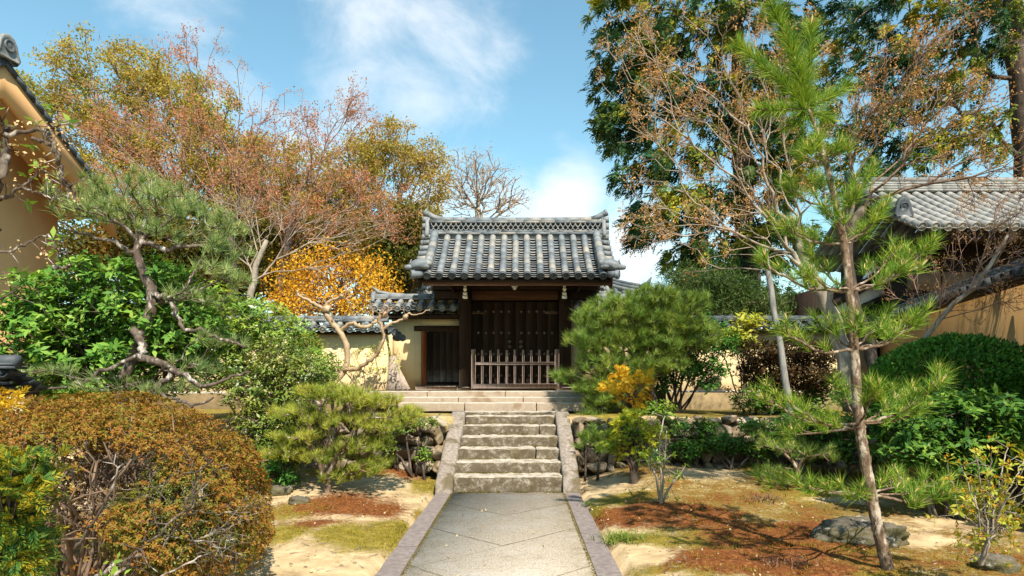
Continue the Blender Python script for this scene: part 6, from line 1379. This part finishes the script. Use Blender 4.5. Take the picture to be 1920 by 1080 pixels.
# sapling right of the path: thin forked stems with sparse leaves
def sapling(name, label, seed, stems, Y, leaf, nl, size, r0, bark, catg='sapling', tip=None, lsp=0.05, ntw=5):
    rng = np.random.default_rng(seed); root = thing(name, label, catg, P(*stems[0][0], Y)); mb = MB(); C = []; D = []
    for s_ in stems:
        q = jitter_line(rng, [P(*p_, Y + 0.04 * i_ * rng.normal()) for i_, p_ in enumerate(s_)], len(s_) * 5, 0.005); mb.tube(q, np.linspace(r0, r0 * 0.4, len(q)), 7)
        for k in range(ntw):
            i_ = rng.integers(len(q) // 3, len(q)); e = q[i_] + norm(rng.normal(size=3) + np.array((0, 0, 0.6))) * rng.uniform(0.08, 0.2); mb.tube([q[i_], e], [r0 * 0.3, r0 * 0.18], 4); C.append(e); D.append(norm(e - q[i_]))
        C.append(q[-1]); D.append(norm(q[-1] - q[-2]))
    mb.build('stems', bark, root, True); C = np.array(C); D = np.array(D); v_, q = whorls(rng, C, D, nl, size, 0.4, lsp * 0.3, 0.4); mk('foliage', v_, [q], leaf, root)
    if tip: v_, q = whorls(rng, C + D * 0.012, D, 6, size * 0.42, 0.5, 0.006, 1.3); mk('flower_buds', v_, [q], tip, root)
    return root
sapling('garden_sapling', 'thin forked sapling with sparse leaves beside the path', 151, [[(1240, 963), (1243, 900), (1248, 850), (1250, 808)], [(1240, 963), (1232, 900), (1218, 870), (1219, 850)], [(1241, 960), (1240, 900), (1236, 830), (1246, 782)], [(1242, 940), (1262, 905), (1275, 890)], [(1240, 950), (1230, 880), (1245, 860)]], 8.05, L['shrub'], 6, 0.062, 0.017, M['bark_grey'], ntw=7)
az = []
for e in [(1800, 870), (1830, 850), (1860, 845), (1890, 870), (1920, 860), (1850, 890), (1880, 900), (1820, 910), (1910, 900), (1795, 960), (1830, 960), (1870, 950), (1905, 960), (1925, 930), (1860, 920), (1780, 900), (1940, 890), (1890, 840), (1840, 935), (1900, 990)]:
    az.append([(1838, 1060), (1853, 1015), (int(1853 * 0.5 + e[0] * 0.5), int(1000 * 0.5 + e[1] * 0.5)), e])
sapling('budding_azalea', 'young azalea with yellow green leaves and orange buds in the lower right corner', 152, az, 4.7, L['budding'], 8, 0.048, 0.009, M['bark_grey'], 'azalea', L['budtip'], ntw=5)
sapling('seedling', 'tiny azalea seedling with orange tips at the foot of the budding azalea', 153, [[(1822, 1052), (1815, 1035), (1806, 1022)], [(1822, 1052), (1828, 1030), (1832, 1012)], [(1822, 1052), (1835, 1040), (1845, 1030)]], 5.3, L['budding'], 6, 0.05, 0.005, M['bark_grey'], 'seedling', L['budtip'], ntw=2)
# branch of a magnolia reaching in at the left edge
rng = np.random.default_rng(160); root = thing('magnolia_tree', 'dark gnarled branches with young leaves and pink buds at the left edge', 'tree', (-5.3, 4.6, 0)); mb = MB(); C = []; D = []
mb.tube(jitter_line(rng, [np.array((-5.3, 4.6, -0.05)), np.array((-5.15, 4.6, 1.2)), P(-60, 470, 4.6), P(-20, 400, 4.6)], 20, 0.012), np.linspace(0.09, 0.05, 20), 10, True, rng, 0.08)
for pts, r0, r1 in [([(-20, 400), (0, 330), (12, 290), (10, 250), (20, 238)], 0.034, 0.016), ([(10, 255), (40, 248), (80, 242), (100, 238), (130, 230)], 0.017, 0.006), ([(90, 242), (102, 280), (112, 310), (118, 335), (135, 352), (142, 380)], 0.021, 0.006), ([(60, 260), (95, 270), (104, 285)], 0.013, 0.012), ([(112, 330), (125, 350), (128, 372)], 0.013, 0.005), ([(-20, 372), (10, 370), (40, 352), (60, 335), (80, 320)], 0.015, 0.005), ([(100, 500), (120, 505), (133, 498)], 0.012, 0.006), ([(-30, 480), (20, 470), (60, 450), (90, 440)], 0.012, 0.004), ([(-30, 560), (0, 560), (30, 545)], 0.01, 0.004), ([(-20, 372), (-5, 300), (-10, 260)], 0.02, 0.008), ([(40, 352), (70, 362), (100, 372)], 0.008, 0.004), ([(10, 250), (5, 235), (-5, 220)], 0.01, 0.005), ([(80, 320), (100, 345), (110, 360)], 0.006, 0.003), ([(90, 440), (110, 470), (115, 490)], 0.008, 0.004)]:
    q = jitter_line(rng, [P(a, b, 4.6 + 0.05 * rng.normal()) for a, b in pts], len(pts) * 5, 0.006); mb.tube(q, np.linspace(r0, r1, len(q)), 8, True, rng, 0.08)
    for k in range(7):
        i_ = rng.integers(3, len(q)); e = q[i_] + norm(rng.normal(size=3) + np.array((0, 0, 0.3))) * rng.uniform(0.05, 0.16); mb.tube([q[i_], (q[i_] + e) / 2 + rng.normal(0, 0.008, 3), e], [0.0035, 0.003, 0.002], 4); C.append(e); D.append(norm(e - q[i_]))
mb.build('trunk', M['bark_lichen'], root, True); C = np.array(C); D = np.array(D); k = rng.random(len(C))
v_, q = whorls(rng, C[k < 0.15], D[k < 0.15], 4, 0.07, 0.42, 0.01, 0.5); mk('leaves', v_, [q], L['shrub'], root)
L['pinkbud'] = leafmat('pale_pink_bud', [(0.42, 0.16, 0.12), (0.60, 0.42, 0.22), (0.62, 0.50, 0.28), (0.5, 0.26, 0.16)], 0.35, 3, 0.3)
v_, q = leafmesh(rng, C[k > 0.55], 7, 0.02, 0.024, 0.6, 0.3); mk('buds', v_, [q], L['pinkbud'], root)

# a maple standing just outside the frame on the right, whose shade dapples the hedge and moss
maple('tall maple just outside the right edge shading the hedge', 191, [(2900, 1140, 5.2), (2860, 700, 5.2), (2820, 300, 5.2)], [0.14, 0.12, 0.09],
      [(2500, -300, 240, 200), (2800, -400, 260, 240), (2350, -100, 160, 160), (2650, 0, 240, 140), (2900, -200, 200, 240), (2200, -380, 220, 70), (1950, -420, 220, 70), (1750, -440, 160, 50), (2050, -300, 120, 50)], 5.6, 330, 1100, L['rustbud'], 24, 0.07, M['bark_grey'], M['twig_grey'], 1.5, rtip=0.006, step=0.3, tw=0.4)

# ---------------------------------------------------------------- stones, tufts and litter on the ground
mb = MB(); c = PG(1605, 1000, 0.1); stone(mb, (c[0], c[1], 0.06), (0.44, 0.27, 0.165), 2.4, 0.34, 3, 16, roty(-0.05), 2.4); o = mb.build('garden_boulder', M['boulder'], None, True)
prop(o, 'lichen spotted dark boulder half sunk in moss behind the young pine trunk', 'boulder')
for k, (px, py, s_, lab) in enumerate([(1868, 1062, 0.16, 'small dark mossy rock under the budding azalea'), (525, 935, 0.14, 'small grey rock in the shade at the foot of the blossoming shrub'), (490, 1005, 0.10, 'pale rounded stone at the right foot of the azalea hedge'), (455, 1012, 0.08, 'smaller pale stone nearest the azalea stems'), (560, 950, 0.12, 'brown rock beside the trunk of the yellow green pine'), (1895, 812, 0.3, 'pale rock showing among dark shrubs near the right edge')]):
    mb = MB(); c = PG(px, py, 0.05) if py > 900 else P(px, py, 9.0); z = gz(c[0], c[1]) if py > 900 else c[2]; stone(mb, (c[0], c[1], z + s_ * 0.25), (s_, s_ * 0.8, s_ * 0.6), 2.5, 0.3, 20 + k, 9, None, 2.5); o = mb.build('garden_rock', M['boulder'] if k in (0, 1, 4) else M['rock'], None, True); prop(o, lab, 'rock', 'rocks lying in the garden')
def blades(name, label, seed, px, py, n, ln, spread, leaf, catg, droop=0.5, width=0.010):
    rng = np.random.default_rng(seed); c = PG(px, py, 0.02); c[2] = gz(c[0], c[1]) - 0.01; V = []; Q = []
    for k in range(n):
        a = rng.uniform(0, 6.28); d_ = np.array((math.cos(a), math.sin(a), 0)); b = c + np.array((rng.normal(0, spread[0]), rng.normal(0, spread[1]), 0)); l_ = ln * rng.uniform(0.6, 1.2); s_ = np.array((-d_[1], d_[0], 0)) * width / 2; rise = rng.uniform(0.35, 1.0); i0 = len(V)
        for j in range(5):
            f = j / 4; p = b + d_ * l_ * (f * (1 - rise * 0.35)) * (0.4 + 0.6 * f) + np.array((0, 0, l_ * (rise * f * 1.1 - droop * rise * f * f * 1.15))); w_ = s_ * (1 - f * 0.85); V += [p - w_, p + w_]
        Q += [(i0 + 2 * j, i0 + 2 * j + 1, i0 + 2 * j + 3, i0 + 2 * j + 2) for j in range(4)]
    return prop(mk(name, V, [Q], leaf), label, catg)
blades('grass_tuft', 'arching grass clump growing at the right edge of the path', 171, 1165, 1012, 240, 0.24, (0.10, 0.10), L['grass'], 'grass tuft', 0.6, 0.010)
blades('grass_tuft', 'short green grass patch close to the foot of the right side slab', 172, 1110, 945, 120, 0.09, (0.10, 0.16), L['grass'], 'grass tuft', 0.4, 0.007)
blades('grass_tuft', 'thin spreading grass just right of the arching grass clump', 173, 1225, 1002, 70, 0.13, (0.12, 0.08), L['grass'], 'grass tuft', 0.5, 0.007)
blades('dry_tuft', 'brown dried stem cluster on pale soil left of the boulder', 174, 1442, 950, 130, 0.14, (0.11, 0.09), L['dry'], 'dry plant', 0.25, 0.014)
blades('dry_tuft', 'grey brown dead stem cluster near the bottom edge below the boulder', 175, 1480, 1058, 150, 0.11, (0.15, 0.09), L['dry'], 'dry plant', 0.25, 0.012)
blades('seedling', 'small bright green seedling by the grey brown dead stems', 176, 1690, 1050, 18, 0.08, (0.02, 0.02), L['grass'], 'seedling', 0.4, 0.012)
sapling('seedling', 'bright green big leaved seedling at the foot of the dead branches', 177, [[(205, 1092), (206, 1070), (208, 1058)], [(205, 1092), (215, 1080), (222, 1078)], [(205, 1092), (198, 1085), (190, 1082)]], 4.05, L['shrub'], 4, 0.06, 0.004, M['bark_grey'], 'seedling', ntw=0)
# moss pile and fallen leaves, too many to count
rng = np.random.default_rng(180)
def scatter(n, fn):
    x = rng.uniform(-7, 6.5, n * 6); y = rng.uniform(4.4, 11, n * 6); ok = (np.abs(x - PCX) > 1.04) & (rng.random(n * 6) < fn(x, y)); x = x[ok][:n]; y = y[ok][:n]; return np.stack((x, y, ground_h(x, y)), 1)
iy = lambda y: np.clip(np.searchsorted(ys, y) - 1, 0, len(ys) - 1); ix = lambda x: np.clip(np.searchsorted(xs, x) - 1, 0, len(xs) - 1)
p = scatter(3000, lambda x, y: 0.10 + 0.6 * mm[iy(y), ix(x), 1] + 0.3 * mm[iy(y), ix(x), 0]); V, Q = leafmesh(rng, p + np.array((0, 0, 0.012)), 1, 0.006, 0.030, 0.6, 2.5); 
p2 = np.array([(PCX + rng.uniform(-1.0, 1.0) * rng.choice([1, 1, 0.6]), rng.uniform(4.3, 9.5), 0.006) for _ in range(90)]); V2, Q2 = leafmesh(rng, p2, 1, 0.001, 0.032, 0.6, 3.0); V, Q = cat([(V, Q), (V2, Q2)])
prop(mk('fallen_leaves', V, [Q], L['litter']), 'scattered small dry fallen leaves on the moss and sand', 'fallen leaves', kind='stuff')
for ch, col, nm, lab in ((0, leafmat('green_moss', [(0.13, 0.11, 0.014), (0.24, 0.20, 0.024), (0.36, 0.28, 0.045)], 0.3, 3), 'green_moss', 'yellow green moss carpet patches on the garden ground'), (1, leafmat('red_moss', [(0.09, 0.024, 0.007), (0.21, 0.07, 0.016), (0.36, 0.17, 0.04)], 0.3, 3), 'red_moss', 'red brown moss carpet patches on the garden ground')):
    p = scatter(42000, lambda x, y: np.clip(mm[iy(y), ix(x), ch] - 0.35, 0, 1) * 1.4); V, Q = needles(rng, p, np.tile((0, 0, 1.0), (len(p), 1)), 2, 0.034, 0.007, 0.9, 0.0); prop(mk(nm, V, [Q], col), lab, 'moss', kind='stuff')
p = np.array([(PCX + s_ * rng.uniform(0.775, 0.81), rng.uniform(4.2, 9.5), 0.0) for s_ in (-1, 1) for _ in range(900)]); V, Q = needles(rng, p, np.tile((0, 0, 1.0), (len(p), 1)), 3, 0.016, 0.005, 1.2, 0.0); prop(mk('joint_moss', V, [Q], leafmat('joint_moss', [(0.10, 0.085, 0.012), (0.22, 0.17, 0.03)], 0.3, 3)), 'thin moss growing in the joints along the path kerbs', 'moss', kind='stuff')
mb = MB(); p = scatter(900, lambda x, y: 0.55 - 0.5 * mm[iy(y), ix(x), 1] - 0.4 * mm[iy(y), ix(x), 0])
for k, q in enumerate(p): s_ = rng.uniform(0.006, 0.02) * (2 if k % 23 == 0 else 1); stone(mb, q + np.array((0, 0, s_ * 0.2)), (s_, s_ * 0.8, s_ * 0.6), 2.4, 0.2, k, 2)
prop(mb.build('pebbles', M['rock']), 'small pebbles scattered over the bare sand', 'pebbles', kind='stuff')
V = []; Q = []; p = scatter(420, lambda x, y: 0.3 + 0 * x); a = rng.uniform(0, 6.28, len(p)); l_ = rng.uniform(0.04, 0.16, len(p)); A = p + np.array((0, 0, 0.008)); B = A + np.stack((np.cos(a) * l_, np.sin(a) * l_, rng.uniform(0, 0.015, len(p))), 1); V, Q = seg_tubes(A, B, np.full(len(p), 0.004), np.full(len(p), 0.002), 4)
prop(mk('fallen_twigs', V, [Q], M['twig_grey']), 'fallen twigs lying on the garden ground', 'twigs', kind='stuff')
# moss in the angles of the steps
p = []
for k, z in enumerate([0.0] + tz[:-1]):
    for _ in range(420): p.append((rng.uniform(PCX - 0.79, PCX + 0.79), 9.53 + 0.42 * k - abs(rng.normal(0, 0.02)), z + 0.003))
p = np.array(p); keep = np.array([mnoise.noise(Vector((q[0] * 3, q[1], q[2] * 4))) > -0.1 for q in p]); p = p[keep]; V, Q = needles(rng, p, np.tile((0, -0.3, 1.0), (len(p), 1)), 4, 0.022, 0.006, 1.0, 0.0); prop(mk('step_moss', V, [Q], leafmat('step_moss', [(0.10, 0.09, 0.012), (0.22, 0.18, 0.03)], 0.3, 3)), 'olive moss in the angles of the stone steps', 'moss', kind='stuff')
